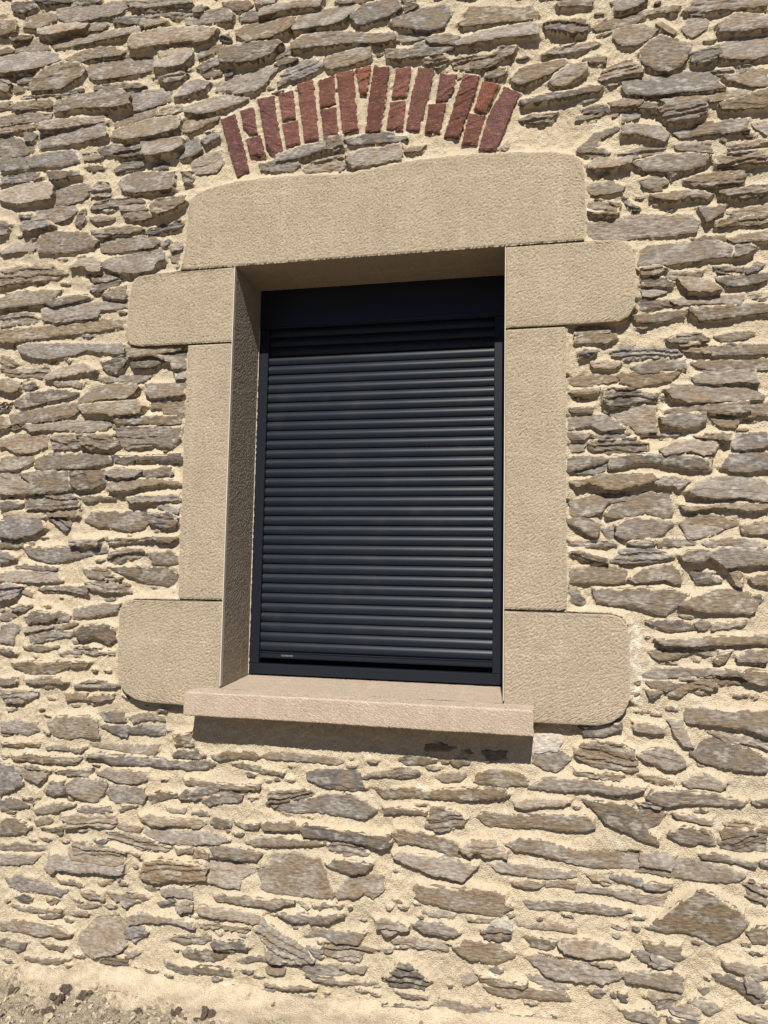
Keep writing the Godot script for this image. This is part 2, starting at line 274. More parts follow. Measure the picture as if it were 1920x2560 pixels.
	[2,1533,-931,1564,-937,1604,-929,1597,-906,1571,-891,1537,-897,1520,-919],
	[1,-761,313,-676,317,-625,311,-571,306,-572,324,-582,341,-722,338,-787,326],
	[0,-799,115,-744,130,-670,148,-621,156,-627,169,-762,165,-827,154],
	[2,1674,-87,1701,-103,1752,-96,1811,-113,1811,-96,1742,-79,1688,-75,1639,-71],
	[2,1234,-595,1287,-591,1347,-594,1386,-604,1421,-607,1424,-582,1305,-578,1234,-584],
	[1,1733,1669,1772,1659,1849,1668,1850,1694,1787,1690,1705,1682],
	[1,-962,1165,-867,1161,-810,1169,-792,1182,-801,1194,-933,1199,-1013,1200],
	[3,-480,816,-426,807,-397,824,-354,830,-257,818,-205,821,-206,839,-325,838,-388,837,-489,837],
	[2,-880,-712,-791,-703,-747,-695,-723,-670,-783,-669,-882,-678],
	[0,-1072,2053,-1060,2037,-940,2037,-936,2059,-954,2083,-1074,2088],
	[3,1240,2082,1314,2084,1330,2095,1280,2103,1240,2093,1146,2092,1056,2079,1062,2066,1170,2078],
	[1,1213,586,1246,573,1282,548,1302,544,1304,578,1298,596,1250,605,1209,596],
	[1,-802,-373,-771,-388,-726,-397,-703,-374,-689,-356,-760,-340,-840,-345],
	[0,-306,433,-263,429,-202,434,-199,460,-228,477,-294,472,-317,472],
	[2,1065,-347,1136,-333,1195,-326,1216,-317,1176,-313,1106,-315,1058,-326,1045,-338],
	[0,-644,2337,-447,2325,-430,2332,-454,2350,-583,2361,-661,2361],
	[1,-555,2175,-476,2185,-368,2201,-382,2227,-468,2223,-561,2192],
	[0,80,1932,127,1920,206,1910,228,1931,218,1952,144,1953,77,1946],
	[3,-106,-409,-84,-407,-40,-392,-5,-373,-5,-361,-81,-367,-107,-384,-134,-384,-160,-404,-151,-414],
	[1,598,-278,647,-280,679,-279,718,-265,706,-254,646,-249,598,-266,558,-271,526,-290,558,-282],
	[0,-933,1766,-895,1765,-848,1774,-806,1780,-829,1811,-873,1827,-925,1814,-942,1781],
	[0,-938,123,-880,112,-872,139,-857,179,-891,187,-942,185],
	[1,-884,-661,-784,-658,-701,-644,-701,-631,-811,-627,-885,-640],
	[1,1238,1200,1336,1195,1370,1208,1367,1220,1276,1230,1238,1214],
	[2,1590,540,1617,542,1670,557,1689,569,1618,579,1572,579],
	[0,608,-786,624,-797,648,-785,689,-769,655,-754,607,-743,578,-755,584,-773],
	[0,-560,-638,-353,-619,-400,-608,-480,-607,-524,-595,-571,-607],
	[0,-331,-865,-245,-848,-159,-842,-87,-854,-88,-839,-204,-835,-296,-827,-336,-846],
	[2,1445,-617,1497,-615,1504,-584,1466,-581,1428,-585,1419,-614],
	[1,1527,1676,1563,1671,1607,1681,1662,1666,1671,1677,1651,1689,1600,1699,1542,1695,1486,1692],
	[2,1739,1603,1771,1602,1848,1601,1849,1635,1772,1626,1732,1615],
	[1,1758,92,1815,86,1816,125,1766,127,1736,114],
	[0,-85,-914,-49,-911,-15,-891,-29,-881,-86,-888,-165,-895,-178,-908,-133,-920],
	[2,1424,1833,1454,1843,1529,1847,1533,1863,1454,1871,1375,1851],
	[0,-949,282,-887,285,-858,313,-849,331,-912,348,-953,333],
	[0,-746,597,-716,570,-680,550,-658,561,-657,597,-694,624,-752,624],
	[1,1275,1878,1314,1891,1318,1920,1383,1946,1379,1954,1302,1938,1250,1889],
	[0,-542,1135,-463,1137,-403,1125,-369,1138,-355,1151,-375,1156,-493,1158,-578,1150],
	[3,-34,-426,15,-412,72,-407,84,-386,36,-382,-22,-388,-68,-414],
	[1,-390,-791,-348,-807,-307,-787,-271,-775,-276,-761,-368,-767,-429,-771],
	[1,1738,1516,1791,1512,1846,1512,1847,1541,1756,1536,1731,1525],
	[1,-615,1726,-589,1721,-524,1728,-428,1729,-408,1737,-449,1752,-545,1753,-621,1743],
	[0,1468,1728,1490,1718,1520,1715,1535,1742,1517,1768,1483,1767,1453,1752],
	[1,1778,935,1833,933,1834,980,1779,975],
	[1,1580,631,1690,643,1761,631,1827,639,1827,647,1728,653,1656,643,1575,640],
	[2,-651,1906,-635,1888,-563,1886,-550,1897,-560,1931,-602,1947,-650,1930],
	[2,1541,-84,1565,-115,1589,-117,1575,-85,1566,-45,1526,-45],
	[1,1759,-690,1798,-689,1799,-638,1754,-650,1744,-665],
	[1,1730,155,1759,154,1817,160,1817,189,1759,185,1726,164],
	[1,-22,-265,13,-269,79,-254,128,-259,145,-248,127,-235,21,-240,-34,-258],
	[3,-22,2551,31,2543,78,2553,116,2566,77,2584,5,2588,-32,2565],
	[2,1241,2242,1280,2256,1315,2264,1308,2274,1241,2271,1166,2272,1130,2253,1178,2255],
	[3,-820,198,-724,203,-695,219,-716,236,-792,243,-828,216],
	[3,1611,398,1656,395,1686,405,1660,419,1672,433,1595,429],
	[0,-342,-915,-305,-922,-259,-889,-271,-871,-322,-864,-344,-879],
	[3,-1,-909,55,-900,120,-895,110,-873,2,-885,-10,-898],
	[0,1374,2375,1397,2370,1444,2380,1474,2401,1390,2414,1367,2409],
	[1,934,-904,967,-907,1016,-908,1060,-908,1078,-897,1030,-892,978,-884,926,-894],
	[1,1647,514,1692,521,1744,515,1812,516,1803,526,1737,533,1688,535,1632,524],
	[3,-576,2618,-523,2605,-461,2588,-438,2602,-447,2631,-546,2643,-579,2636],
	[1,1573,1853,1646,1839,1682,1835,1672,1868,1603,1870,1566,1864],
	[1,1752,559,1767,555,1825,560,1826,593,1782,587,1749,577],
	[2,-1036,1686,-955,1690,-895,1685,-881,1704,-920,1726,-984,1721,-1047,1697],
	[3,1449,1307,1501,1314,1559,1316,1523,1334,1464,1344,1436,1335],
	[1,1672,917,1691,904,1732,899,1744,923,1733,942,1692,941,1665,929],
	[3,1570,473,1582,465,1627,466,1646,482,1643,498,1586,498,1565,481],
	[3,-416,-1015,-369,-1018,-328,-1013,-329,-989,-380,-981,-431,-989,-442,-1011],
	[2,-644,1600,-622,1579,-576,1576,-573,1604,-605,1635,-671,1621,-703,1595],
	[1,170,-494,213,-491,260,-490,304,-477,280,-463,182,-470,161,-483],
	[2,1735,1831,1761,1830,1853,1841,1854,1860,1790,1855,1733,1850],
	[1,-1112,2631,-1029,2635,-1022,2660,-1038,2688,-1117,2699],
	[1,1588,75,1658,79,1666,103,1603,100,1558,91],
	[3,944,-764,985,-767,1022,-757,1028,-742,992,-735,955,-732,934,-749],
	[2,1463,-900,1504,-888,1544,-886,1554,-878,1511,-866,1456,-877,1442,-896],
	[0,-734,-512,-665,-504,-618,-482,-575,-468,-662,-468,-711,-481,-744,-505],
	[1,1089,-778,1140,-786,1158,-777,1176,-757,1103,-755,1072,-755],
	[3,-603,2059,-551,2056,-488,2076,-492,2093,-564,2098,-620,2082],
	[0,1058,2006,1118,1997,1158,2005,1170,2027,1082,2031,1054,2017],
	[1,-565,376,-515,368,-472,391,-483,411,-542,412,-591,402],
	[3,335,1981,362,1971,398,1981,402,2007,397,2028,332,2024],
	[3,1457,1388,1494,1383,1549,1376,1553,1387,1502,1417,1454,1406],
	[1,1543,1185,1597,1186,1658,1191,1637,1208,1579,1213,1536,1195],
	[0,-394,662,-284,668,-201,670,-204,688,-371,682,-412,673],
	[3,-87,2606,-48,2593,0,2591,14,2608,-1,2627,-74,2638,-103,2630],
	[3,-382,1716,-323,1716,-246,1735,-237,1756,-256,1760,-339,1743,-395,1727],
	[2,1209,515,1233,511,1302,513,1361,516,1357,528,1237,529,1207,523],
	[0,-447,2579,-423,2561,-338,2576,-370,2607,-421,2615,-443,2606],
	[2,-362,2440,-297,2438,-228,2441,-229,2465,-258,2472,-368,2460],
	[3,-499,2038,-423,2035,-422,2068,-446,2085,-549,2055],
	[0,-894,-515,-819,-502,-775,-490,-795,-479,-861,-469,-896,-478],
	[1,1571,53,1602,67,1650,60,1670,74,1626,90,1592,77,1553,72],
	[2,-194,-759,-163,-751,-91,-756,-93,-728,-177,-729,-215,-745],
	[2,1089,-885,1133,-894,1169,-900,1205,-895,1201,-885,1129,-873,1082,-875],
	[0,723,2349,804,2331,825,2351,799,2365,744,2373,712,2362],
	[3,-607,1494,-547,1504,-497,1519,-493,1535,-599,1533,-629,1519],
	[0,709,2270,724,2260,763,2250,788,2273,779,2295,736,2298,700,2285],
	[3,-780,1445,-672,1460,-627,1471,-632,1481,-725,1480,-813,1464],
	[1,-1007,1124,-947,1103,-916,1112,-913,1140,-972,1158,-1009,1153],
	[0,-462,756,-385,762,-361,779,-376,784,-469,789,-508,772],
	[1,1469,61,1515,52,1557,72,1533,78,1487,83,1455,78],
	[1,1660,1590,1707,1618,1715,1637,1638,1636],
	[1,1614,-453,1651,-455,1718,-459,1767,-465,1771,-454,1702,-449,1652,-440,1606,-446],
	[0,619,2373,714,2373,718,2386,683,2400,605,2402,592,2386],
	[0,-525,1463,-464,1459,-458,1484,-462,1505,-532,1498,-558,1476],
	[3,-659,-437,-621,-427,-623,-385,-677,-393,-699,-429],
	[1,1676,-388,1719,-381,1773,-370,1769,-363,1687,-360,1671,-375],
	[0,1737,-827,1769,-840,1789,-821,1757,-798,1731,-788],
	[3,-535,1181,-494,1165,-465,1191,-447,1216,-497,1218,-554,1209],
	[1,1673,80,1739,83,1758,92,1732,106,1666,96],
	[3,-477,-154,-433,-158,-391,-153,-397,-124,-469,-122,-492,-136],
	[2,1418,-73,1443,-79,1471,-85,1503,-79,1506,-68,1457,-56,1415,-55],
	[0,1601,-899,1627,-912,1657,-895,1644,-883,1595,-876,1568,-886],
	[1,-173,-225,-114,-221,-116,-176,-183,-193],
	[3,1283,1854,1317,1845,1348,1858,1333,1876,1286,1881,1248,1875],
	[3,674,-236,753,-228,773,-219,745,-210,670,-211,650,-224],
	[3,-197,2413,-139,2431,-98,2445,-111,2468,-203,2450,-207,2431],
	[0,1747,1462,1783,1470,1804,1489,1787,1505,1762,1510,1741,1492],
	[0,-685,2596,-627,2593,-613,2621,-624,2637,-725,2639],
	[2,-992,2340,-905,2335,-797,2334,-803,2347,-928,2360,-999,2354],
	[0,-537,1982,-476,1986,-419,2001,-448,2023,-493,2021,-550,1995],
	[1,1498,513,1556,516,1605,522,1594,534,1533,534,1492,525],
	[0,-336,757,-279,765,-241,769,-247,791,-294,792,-366,775],
	[3,1217,328,1241,314,1265,327,1261,346,1237,364,1211,367],
	[3,944,-208,1008,-196,1012,-177,951,-173,934,-176],
	[2,805,-289,852,-282,879,-263,859,-255,801,-261,780,-276],
	[3,-112,-264,-85,-265,-68,-256,-86,-239,-113,-241,-158,-241,-185,-251,-185,-265],
	[1,-774,-31,-645,-23,-656,-6,-751,-10,-815,-22],
	[0,-576,-35,-459,-30,-417,-23,-480,-9,-547,-15,-605,-30],
	[3,-269,-439,-224,-422,-165,-403,-234,-392,-286,-418],
	[1,601,-400,673,-396,740,-394,744,-388,680,-378,600,-385],
	[0,1479,-928,1510,-921,1534,-894,1517,-882,1497,-892,1471,-912],
	[1,-605,-363,-533,-362,-515,-337,-607,-340,-669,-355],
	[3,927,2191,956,2181,996,2197,1000,2219,951,2227,928,2213],
	[1,1760,1574,1820,1568,1847,1574,1841,1594,1785,1593,1757,1582],
	[0,-255,1196,-240,1171,-199,1171,-203,1212,-320,1222],
	[0,1246,756,1295,753,1341,770,1339,784,1295,779,1234,762],
	[0,81,-290,138,-296,173,-300,233,-300,172,-290,137,-278,80,-272,41,-281],
	[2,1103,-723,1176,-722,1233,-719,1233,-710,1103,-712,1048,-718],
	[3,563,2313,607,2298,642,2306,628,2335,558,2340],
	[3,1693,1421,1725,1409,1764,1408,1771,1424,1729,1436,1683,1434],
	[1,1700,1187,1767,1192,1796,1202,1784,1208,1715,1212,1684,1200],
	[1,1238,1230,1344,1231,1344,1245,1238,1250],
	[1,1580,1160,1618,1150,1668,1148,1665,1167,1627,1175,1576,1169],
	[3,741,-187,820,-184,839,-171,788,-161,737,-168],
	[2,1456,-230,1490,-240,1536,-238,1529,-228,1477,-214,1429,-219],
	[3,-1043,2730,-1006,2717,-941,2733,-954,2755,-1051,2765],
	[1,1475,866,1518,871,1560,866,1564,882,1483,886,1447,872],
	[1,-910,-281,-814,-275,-744,-270,-740,-255,-845,-261,-911,-272],
	[2,1726,-916,1774,-922,1793,-916,1787,-901,1742,-897,1716,-907],
	[3,-175,2360,-108,2382,-103,2398,-133,2411,-186,2392,-203,2378],
	[1,1364,2023,1448,2017,1463,2032,1406,2045,1357,2037],
	[1,-543,85,-495,89,-437,83,-435,98,-495,98,-534,101,-501,108,-564,110,-623,108],
	[0,-357,-157,-302,-140,-237,-142,-237,-130,-312,-119,-372,-142],
	[2,1140,-588,1176,-586,1234,-589,1234,-571,1169,-569,1134,-580],
	[3,-812,1972,-775,1971,-744,1983,-697,1983,-703,1998,-841,2007],
	[1,-450,1769,-400,1769,-371,1779,-387,1801,-452,1805,-481,1791],
	[1,1531,1409,1556,1399,1589,1413,1632,1404,1642,1421,1575,1424,1524,1421],
	[2,-940,599,-893,604,-769,606,-770,615,-915,624,-951,613],
	[0,1394,1963,1444,1976,1452,1994,1414,2009,1391,2003],
	[0,1241,2415,1296,2411,1297,2428,1241,2437,1178,2429,1186,2421],
	[0,-336,2325,-272,2327,-248,2350,-273,2363,-363,2348],
	[2,1287,-554,1316,-563,1342,-562,1341,-534,1271,-539],
	[0,1383,-551,1439,-556,1439,-535,1372,-535,1344,-543],
	[0,1484,-794,1518,-787,1502,-768,1464,-762,1457,-787],
	[2,-549,-493,-468,-486,-421,-478,-427,-462,-522,-468,-559,-485],
	[3,1268,2020,1310,2017,1349,2014,1349,2037,1303,2041,1264,2029],
	[1,1454,1420,1498,1419,1524,1433,1509,1446,1480,1444,1443,1439],
	[1,1457,1354,1479,1349,1527,1361,1530,1369,1446,1379],
	[4,1000,-738,1026,-735,1033,-713,996,-702,966,-720],
	[3,-898,2741,-767,2729,-790,2748,-955,2773],
	[1,1654,250,1702,257,1750,271,1754,279,1699,273,1652,264],
	[0,-1095,2383,-1055,2376,-1041,2410,-1065,2441,-1099,2445],
	[1,1782,399,1822,394,1822,429,1790,423,1771,413],
	[2,1545,-340,1606,-346,1643,-351,1643,-341,1572,-329,1534,-330],
	[0,-156,-795,-138,-806,-90,-795,-91,-772,-122,-771,-157,-783],
	[0,212,-968,245,-968,262,-954,232,-935,206,-931,194,-955],
	[0,-1013,1207,-976,1208,-945,1221,-979,1251,-1017,1258],
	[2,1300,1113,1337,1107,1365,1108,1381,1120,1341,1130,1292,1128],
	[0,-944,203,-923,202,-883,218,-868,237,-900,245,-946,239],
	[3,1261,469,1293,460,1331,456,1329,466,1293,474,1253,490,1217,488],
	[2,-795,-867,-745,-870,-682,-863,-619,-858,-607,-853,-673,-852,-741,-857,-820,-857],
	[2,-348,2201,-301,2196,-257,2212,-267,2230,-355,2229],
	[1,-487,1812,-432,1807,-387,1811,-403,1838,-504,1830],
	[2,-596,497,-527,502,-521,518,-632,517,-641,501],
	[3,-9,-498,42,-495,50,-473,-14,-470,-29,-487],
	[0,-148,2053,-101,2076,-101,2097,-155,2101,-166,2069],
	[3,-605,1536,-554,1535,-504,1548,-510,1562,-601,1559,-615,1546],
	[1,1692,1573,1753,1574,1753,1602,1689,1587],
	[2,-523,-785,-503,-795,-442,-799,-443,-772,-495,-769,-528,-777],
	[3,-860,-1003,-820,-1002,-761,-1002,-752,-986,-802,-980,-861,-984],
	[2,1074,-598,1107,-593,1132,-582,1077,-574,1033,-590],
	[1,1522,38,1556,36,1570,49,1550,68,1515,52],
	[3,-370,1977,-316,1981,-317,2007,-352,2023,-387,2007],
	[3,141,2360,182,2376,187,2391,181,2411,130,2394,119,2372],
	[0,1240,1996,1306,1992,1330,2010,1287,2018,1240,2008],
	[3,-1008,2416,-959,2412,-918,2419,-928,2435,-1005,2446,-1018,2429],
	[1,1660,864,1717,858,1719,875,1668,880,1618,869],
	[0,1420,512,1471,511,1483,523,1471,533,1432,533,1409,520],
	[1,-685,-1044,-613,-1037,-566,-1019,-662,-1029,-759,-1032],
	[3,612,-1025,691,-1021,760,-1019,764,-1009,691,-1011,612,-1018],
	[3,1303,2187,1331,2188,1338,2204,1319,2223,1268,2211],
	[1,1623,1529,1656,1527,1713,1528,1713,1542,1652,1545,1620,1537],
	[2,-832,160,-762,173,-708,184,-713,197,-768,191,-841,171],
	[2,-385,-541,-352,-547,-310,-547,-304,-534,-367,-519,-405,-522],
	[1,1727,392,1741,388,1749,420,1735,438,1713,427],
	[1,-636,-90,-558,-77,-550,-62,-594,-58,-645,-69],
	[0,382,-970,464,-971,540,-963,588,-957,427,-964,337,-962],
	[2,1445,-562,1494,-563,1521,-551,1466,-543,1439,-556],
	[0,1433,-787,1460,-787,1457,-763,1430,-758,1409,-762],
	[1,-813,403,-731,400,-706,405,-798,417,-855,418,-890,407],
	[1,-740,-559,-692,-551,-673,-537,-679,-520,-728,-529,-746,-547],
	[2,1325,-239,1367,-236,1382,-224,1328,-217,1300,-230],
	[1,-490,-84,-443,-69,-439,-61,-511,-62,-549,-79],
	[2,1827,1895,1854,1872,1855,1924,1814,1911],
	[0,-234,1904,-205,1902,-207,1949,-250,1953],
	[2,1697,-352,1737,-348,1768,-349,1747,-334,1704,-337,1685,-349],
	[1,-745,1124,-694,1127,-642,1116,-633,1129,-684,1143,-761,1139],
	[0,1251,1145,1292,1150,1301,1167,1260,1177,1247,1165],
	[0,-766,2714,-639,2715,-655,2727,-778,2736],
	[3,-974,643,-896,643,-875,655,-934,669,-975,662],
	[0,-749,609,-623,609,-619,629,-684,625,-750,620],
	[0,1226,830,1259,834,1271,853,1242,862,1214,848],
	[2,-43,-851,18,-840,79,-841,118,-845,124,-834,57,-836,-9,-835,-61,-845],
	[0,1792,1749,1788,1760,1710,1776,1688,1762],
	[2,1539,718,1558,701,1589,723,1559,738,1539,730],
	[3,117,-949,151,-933,193,-932,197,-916,121,-929,87,-947],
	[3,375,2551,461,2542,501,2550,429,2561,361,2562],
	[0,-1052,1761,-1019,1768,-1008,1797,-1023,1818,-1056,1820],
	[0,1496,714,1535,713,1539,734,1516,736,1481,726],
	[1,-963,487,-896,492,-865,490,-866,511,-965,505],
	[3,-689,204,-644,208,-640,225,-691,246,-705,224],
	[2,1340,534,1361,549,1366,561,1350,576,1322,565],
	[2,-97,-616,-44,-611,-40,-600,-67,-583,-99,-588],
	[2,-683,2050,-633,2040,-602,2054,-629,2071,-687,2072],
	[3,142,2337,188,2342,209,2353,178,2365,136,2361,125,2344],
	[0,639,1937,699,1940,707,1954,656,1962,630,1947],
	[3,-483,505,-449,503,-353,517,-301,526,-363,521,-484,516],
	[1,-803,93,-767,90,-732,95,-688,108,-783,104,-834,103],
	[3,1516,-959,1610,-947,1543,-943,1510,-945],
	[3,1295,874,1348,873,1396,874,1404,884,1332,888,1291,878],
	[0,-959,430,-928,433,-892,443,-930,465,-962,465],
	[2,877,-929,896,-923,919,-903,904,-894,870,-905],
	[1,-996,955,-975,959,-949,972,-967,1001,-1000,1011],
	[3,-96,2468,-76,2451,-68,2474,-74,2511,-115,2495],
	[3,1448,2011,1501,2003,1508,2016,1471,2025,1433,2019],
	[1,-685,1770,-660,1792,-665,1835,-688,1830,-701,1785],
	[3,-280,1639,-237,1644,-241,1675,-277,1675,-293,1658],
	[3,1226,869,1271,874,1283,885,1234,890,1210,882],
	[1,671,-985,706,-988,752,-980,709,-973,651,-973],
	[3,5,-384,53,-381,101,-381,110,-370,61,-368,-2,-377],
	[2,1234,-227,1278,-232,1307,-230,1285,-215,1234,-217],
	[3,-950,2157,-920,2149,-903,2175,-917,2191,-961,2191],
	[2,1247,1024,1308,1025,1312,1035,1210,1034],
	[3,-935,79,-903,71,-862,73,-879,94,-936,92],
	[1,1616,249,1643,251,1648,267,1624,277,1603,266],
	[2,-646,75,-587,77,-583,92,-632,97,-671,80],
	[2,1674,143,1697,159,1704,179,1675,174,1663,150],
	[3,-1043,2601,-966,2600,-961,2613,-1006,2624,-1058,2616],
	[0,38,2599,105,2596,114,2609,33,2622],
	[3,-159,2331,-106,2339,-97,2352,-141,2360,-177,2350],
	[3,1694,2104,1749,2105,1742,2123,1685,2116],
	[0,-249,629,-206,620,-202,638,-264,651,-283,642],
	[1,-926,-43,-855,-35,-851,-17,-928,-23],
	[0,-215,-799,-161,-791,-157,-775,-194,-775,-225,-790],
	[1,380,-739,413,-728,450,-730,466,-720,425,-721,392,-721,359,-734],
	[1,503,-932,543,-925,547,-916,459,-919],
	[1,263,-1013,330,-1006,375,-999,305,-1004,242,-1006,196,-1008],
	[1,1526,2292,1560,2259,1567,2269,1527,2315,1515,2310],
	[0,783,-722,841,-719,845,-712,779,-709,741,-715],
	[3,-797,2329,-733,2326,-702,2347,-719,2351,-800,2339],
	[2,-613,1783,-562,1778,-534,1788,-594,1800,-635,1797],
	[1,-621,-753,-577,-755,-524,-756,-539,-749,-564,-741,-631,-746],
	[0,368,-900,393,-897,388,-867,347,-872],
	[3,1785,1407,1809,1413,1826,1431,1814,1440,1782,1419],
	[3,-787,-839,-747,-839,-741,-824,-773,-815,-812,-827],
	[2,-534,-835,-487,-832,-455,-818,-502,-815,-544,-828],
	[2,917,-722,962,-717,977,-708,940,-707,891,-716],
	[3,-641,1997,-589,2004,-600,2015,-642,2022,-676,2018],
	[1,-611,-272,-567,-276,-543,-259,-591,-273,-621,-266,-675,-257,-709,-272],
	[1,-1031,2383,-995,2381,-977,2391,-1014,2416,-1038,2407],
	[0,-1090,2309,-1040,2311,-1036,2333,-1092,2342],
	[3,1415,1668,1433,1638,1445,1653,1408,1693,1394,1700],
	[3,-892,1111,-874,1115,-844,1128,-850,1142,-905,1135],
	[3,1230,961,1285,959,1288,972,1216,970],
	[3,836,-226,851,-229,888,-219,874,-209,828,-216],
	[3,1774,2098,1813,2107,1806,2118,1765,2117],
	[3,-596,667,-571,665,-542,676,-478,678,-572,685,-614,679],
	[3,-869,241,-833,242,-803,261,-855,264,-892,247],
	[2,-694,173,-657,181,-609,198,-619,204,-698,186],
	[3,-650,-991,-601,-993,-583,-979,-631,-980,-689,-979],
	[0,-222,2602,-200,2597,-173,2617,-201,2633,-223,2620],
	[0,-279,1601,-249,1590,-241,1631,-284,1616],
	[3,101,-494,144,-491,153,-478,105,-480,63,-480],
	[3,1289,-905,1310,-908,1326,-893,1296,-887,1279,-896],
	[3,-1107,2556,-1041,2565,-1070,2587,-1108,2579],
	[3,1801,1325,1835,1324,1842,1337,1790,1337],
	[0,-233,1135,-200,1133,-196,1162,-239,1159],
	[1,1465,28,1494,44,1487,54,1457,49],
	[2,-685,-886,-637,-881,-611,-866,-652,-868,-698,-881],
	[1,-152,-600,-98,-595,-99,-577,-161,-589],
	[3,-272,518,-225,514,-206,527,-294,528],
	[1,-785,-478,-755,-480,-732,-459,-799,-466],
	[0,-104,-463,-72,-467,-41,-464,-51,-453,-104,-455],
	[2,-329,-985,-294,-965,-299,-954,-344,-971],
	[1,1042,-1011,1086,-1005,1093,-996,1031,-999],
	[3,-990,1501,-948,1503,-897,1510,-906,1520,-1002,1509],
	[3,-1001,1025,-970,1038,-960,1059,-1003,1058],
	[3,-671,-574,-636,-580,-632,-558,-718,-570],
	[2,1490,-314,1498,-308,1462,-301,1429,-307],
	[3,-947,1816,-919,1799,-899,1829,-953,1831],
	[2,-185,-463,-135,-463,-131,-451,-204,-457],
	[3,-927,953,-880,966,-886,980,-949,963],
	[1,1788,-280,1807,-277,1807,-263,1765,-275],
	[1,-277,-747,-258,-751,-232,-739,-255,-731,-282,-740],
	[0,990,-878,1001,-867,978,-856,960,-865],
	[1,1825,2010,1857,2010,1857,2028,1824,2021],
	[2,-853,309,-811,296,-807,310,-859,326],
	[2,-455,-1056,-395,-1057,-377,-1051,-423,-1048,-484,-1052],
	[0,-1117,2707,-1078,2709,-1085,2731,-1119,2731],
	[3,-81,2328,-67,2329,-53,2348,-78,2356,-92,2349],
	[3,630,2512,656,2517,660,2526,607,2534],
	[3,630,2487,669,2504,660,2514,621,2502],
	[2,994,1908,1010,1924,1006,1939,978,1914],
	[3,1795,334,1806,347,1796,362,1779,358],
	[1,-388,-476,-370,-466,-324,-452,-380,-454],
	[3,-471,-600,-448,-600,-434,-583,-486,-591],
	[2,-454,-751,-421,-735,-404,-719,-463,-742],
	[2,-491,371,-452,370,-433,374,-467,382,-494,378],
	[2,-532,-865,-502,-854,-529,-849,-561,-858],
	[0,1615,-863,1630,-851,1618,-839,1603,-851],
	[3,-316,1660,-287,1676,-297,1689,-331,1677],
	[3,1370,-908,1387,-910,1384,-893,1363,-892],
	[1,-669,-833,-640,-832,-626,-820,-674,-825],
	[1,1787,-461,1803,-462,1803,-446,1781,-453],
	[0,1553,1756,1579,1770,1541,1770],
	[3,870,-190,895,-185,890,-175,866,-183],
	[1,339,-744,322,-730,301,-725],
]
const BRICKS := [
	[5,-33,1951,-15,1911,27,1930,13,1992,-36,2160,-92,2147],
	[5,1,2106,38,2074,57,2076,52,2111,38,2184,-13,2173],
	[5,33,1990,91,1984,69,2067,15,2058],
	[5,98,2022,134,1980,165,1988,133,2133,123,2216,60,2209],
	[5,161,2113,211,2116,196,2227,142,2220],
	[5,179,2007,233,2011,219,2104,161,2099],
	[5,228,2160,252,2016,304,2022,294,2129,275,2257,218,2249],
	[5,308,2149,365,2159,358,2266,300,2258],
	[5,327,2027,379,2033,369,2139,311,2135],
	[5,401,2034,456,2046,431,2280,371,2275],
	[6,461,2185,483,2186,499,2266,499,2287,444,2285],
	[5,501,2187,486,2032,541,2029,557,2128,569,2274,514,2277],
	[5,582,2158,636,2152,646,2206,649,2262,598,2266],
	[5,566,2034,624,2024,633,2137,578,2140],
	[5,661,2174,638,2029,684,2017,718,2138,737,2245,681,2255],
	[5,747,2121,785,2119,809,2156,821,2214,763,2222],
	[5,709,2007,762,1997,782,2104,722,2108],
	[5,780,1981,832,1975,883,2125,903,2197,847,2210],
	[6,900,2115,887,2073,925,2055,948,2102,968,2154,917,2171],
	[5,843,1948,895,1939,925,2040,869,2057],
	[5,935,2032,905,1916,963,1907,1010,2030,1044,2116,992,2144],
]
# grey, brown, pale, dark, lime white, red brick, orange brick (linear base colours)
const TONES := [Color(0.226, 0.204, 0.177), Color(0.222, 0.186, 0.143), Color(0.310, 0.266, 0.219), Color(0.148, 0.133, 0.114), Color(0.52, 0.49, 0.44), Color(0.365, 0.312, 0.280), Color(0.46, 0.345, 0.265)]
const MORTAR := Color(0.500, 0.440, 0.334)
const SURROUND := Color(0.428, 0.364, 0.277)

func _ready() -> void:
	rng.seed = 20240
	# camera
	var cam := Camera3D.new()
	cam.name = "camera"
	add_child(cam)
	cam.transform = Transform3D(Basis(Vector3(0.976246, 0.018314, -0.215891), Vector3(0.000403, 0.996266, 0.086337), Vector3(0.216666, -0.084373, 0.972593)).orthonormalized(), Vector3(1.16946, 0.39474, 2.60931))
	cam.fov = 67.1
	cam.near = 0.05
	cam.far = 300.0
	cam.current = true
	# sky, exposure
	var we := WorldEnvironment.new()
	we.name = "world_environment"
	var env := Environment.new()
	var sm := ProceduralSkyMaterial.new()
	sm.sky_top_color = Color(0.20, 0.36, 0.66)
	sm.sky_horizon_color = Color(0.62, 0.72, 0.84)
	sm.sky_curve = 0.14
	sm.ground_horizon_color = Color(0.50, 0.47, 0.42)
	sm.ground_bottom_color = Color(0.36, 0.32, 0.27)
	var sky := Sky.new()
	sky.sky_material = sm
	env.background_mode = Environment.BG_SKY
	env.sky = sky
	env.background_energy_multiplier = 0.48
	env.tonemap_mode = Environment.TONE_MAPPER_LINEAR
	env.tonemap_exposure = 1.65
	env.sdfgi_enabled = true
	env.ssao_enabled = true
	env.ssil_enabled = true
	we.environment = env
	add_child(we)
	# sun
	var sun := DirectionalLight3D.new()
	sun.name = "sun"
	sun.light_color = Color(1.0, 0.97, 0.92)
	sun.light_energy = 1.5
	sun.light_angular_distance = 0.53
	sun.shadow_enabled = true
	sun.basis = Basis.looking_at(-SUN_DIR.normalized(), Vector3(0, 0, -1))
	sun.position = SUN_DIR * 4.0
	add_child(sun)

	setup_noise()
	setup_materials()
	build_ground()
	build_wall()
	build_surround()
	build_sill()
	build_shutter()
	build_debris()

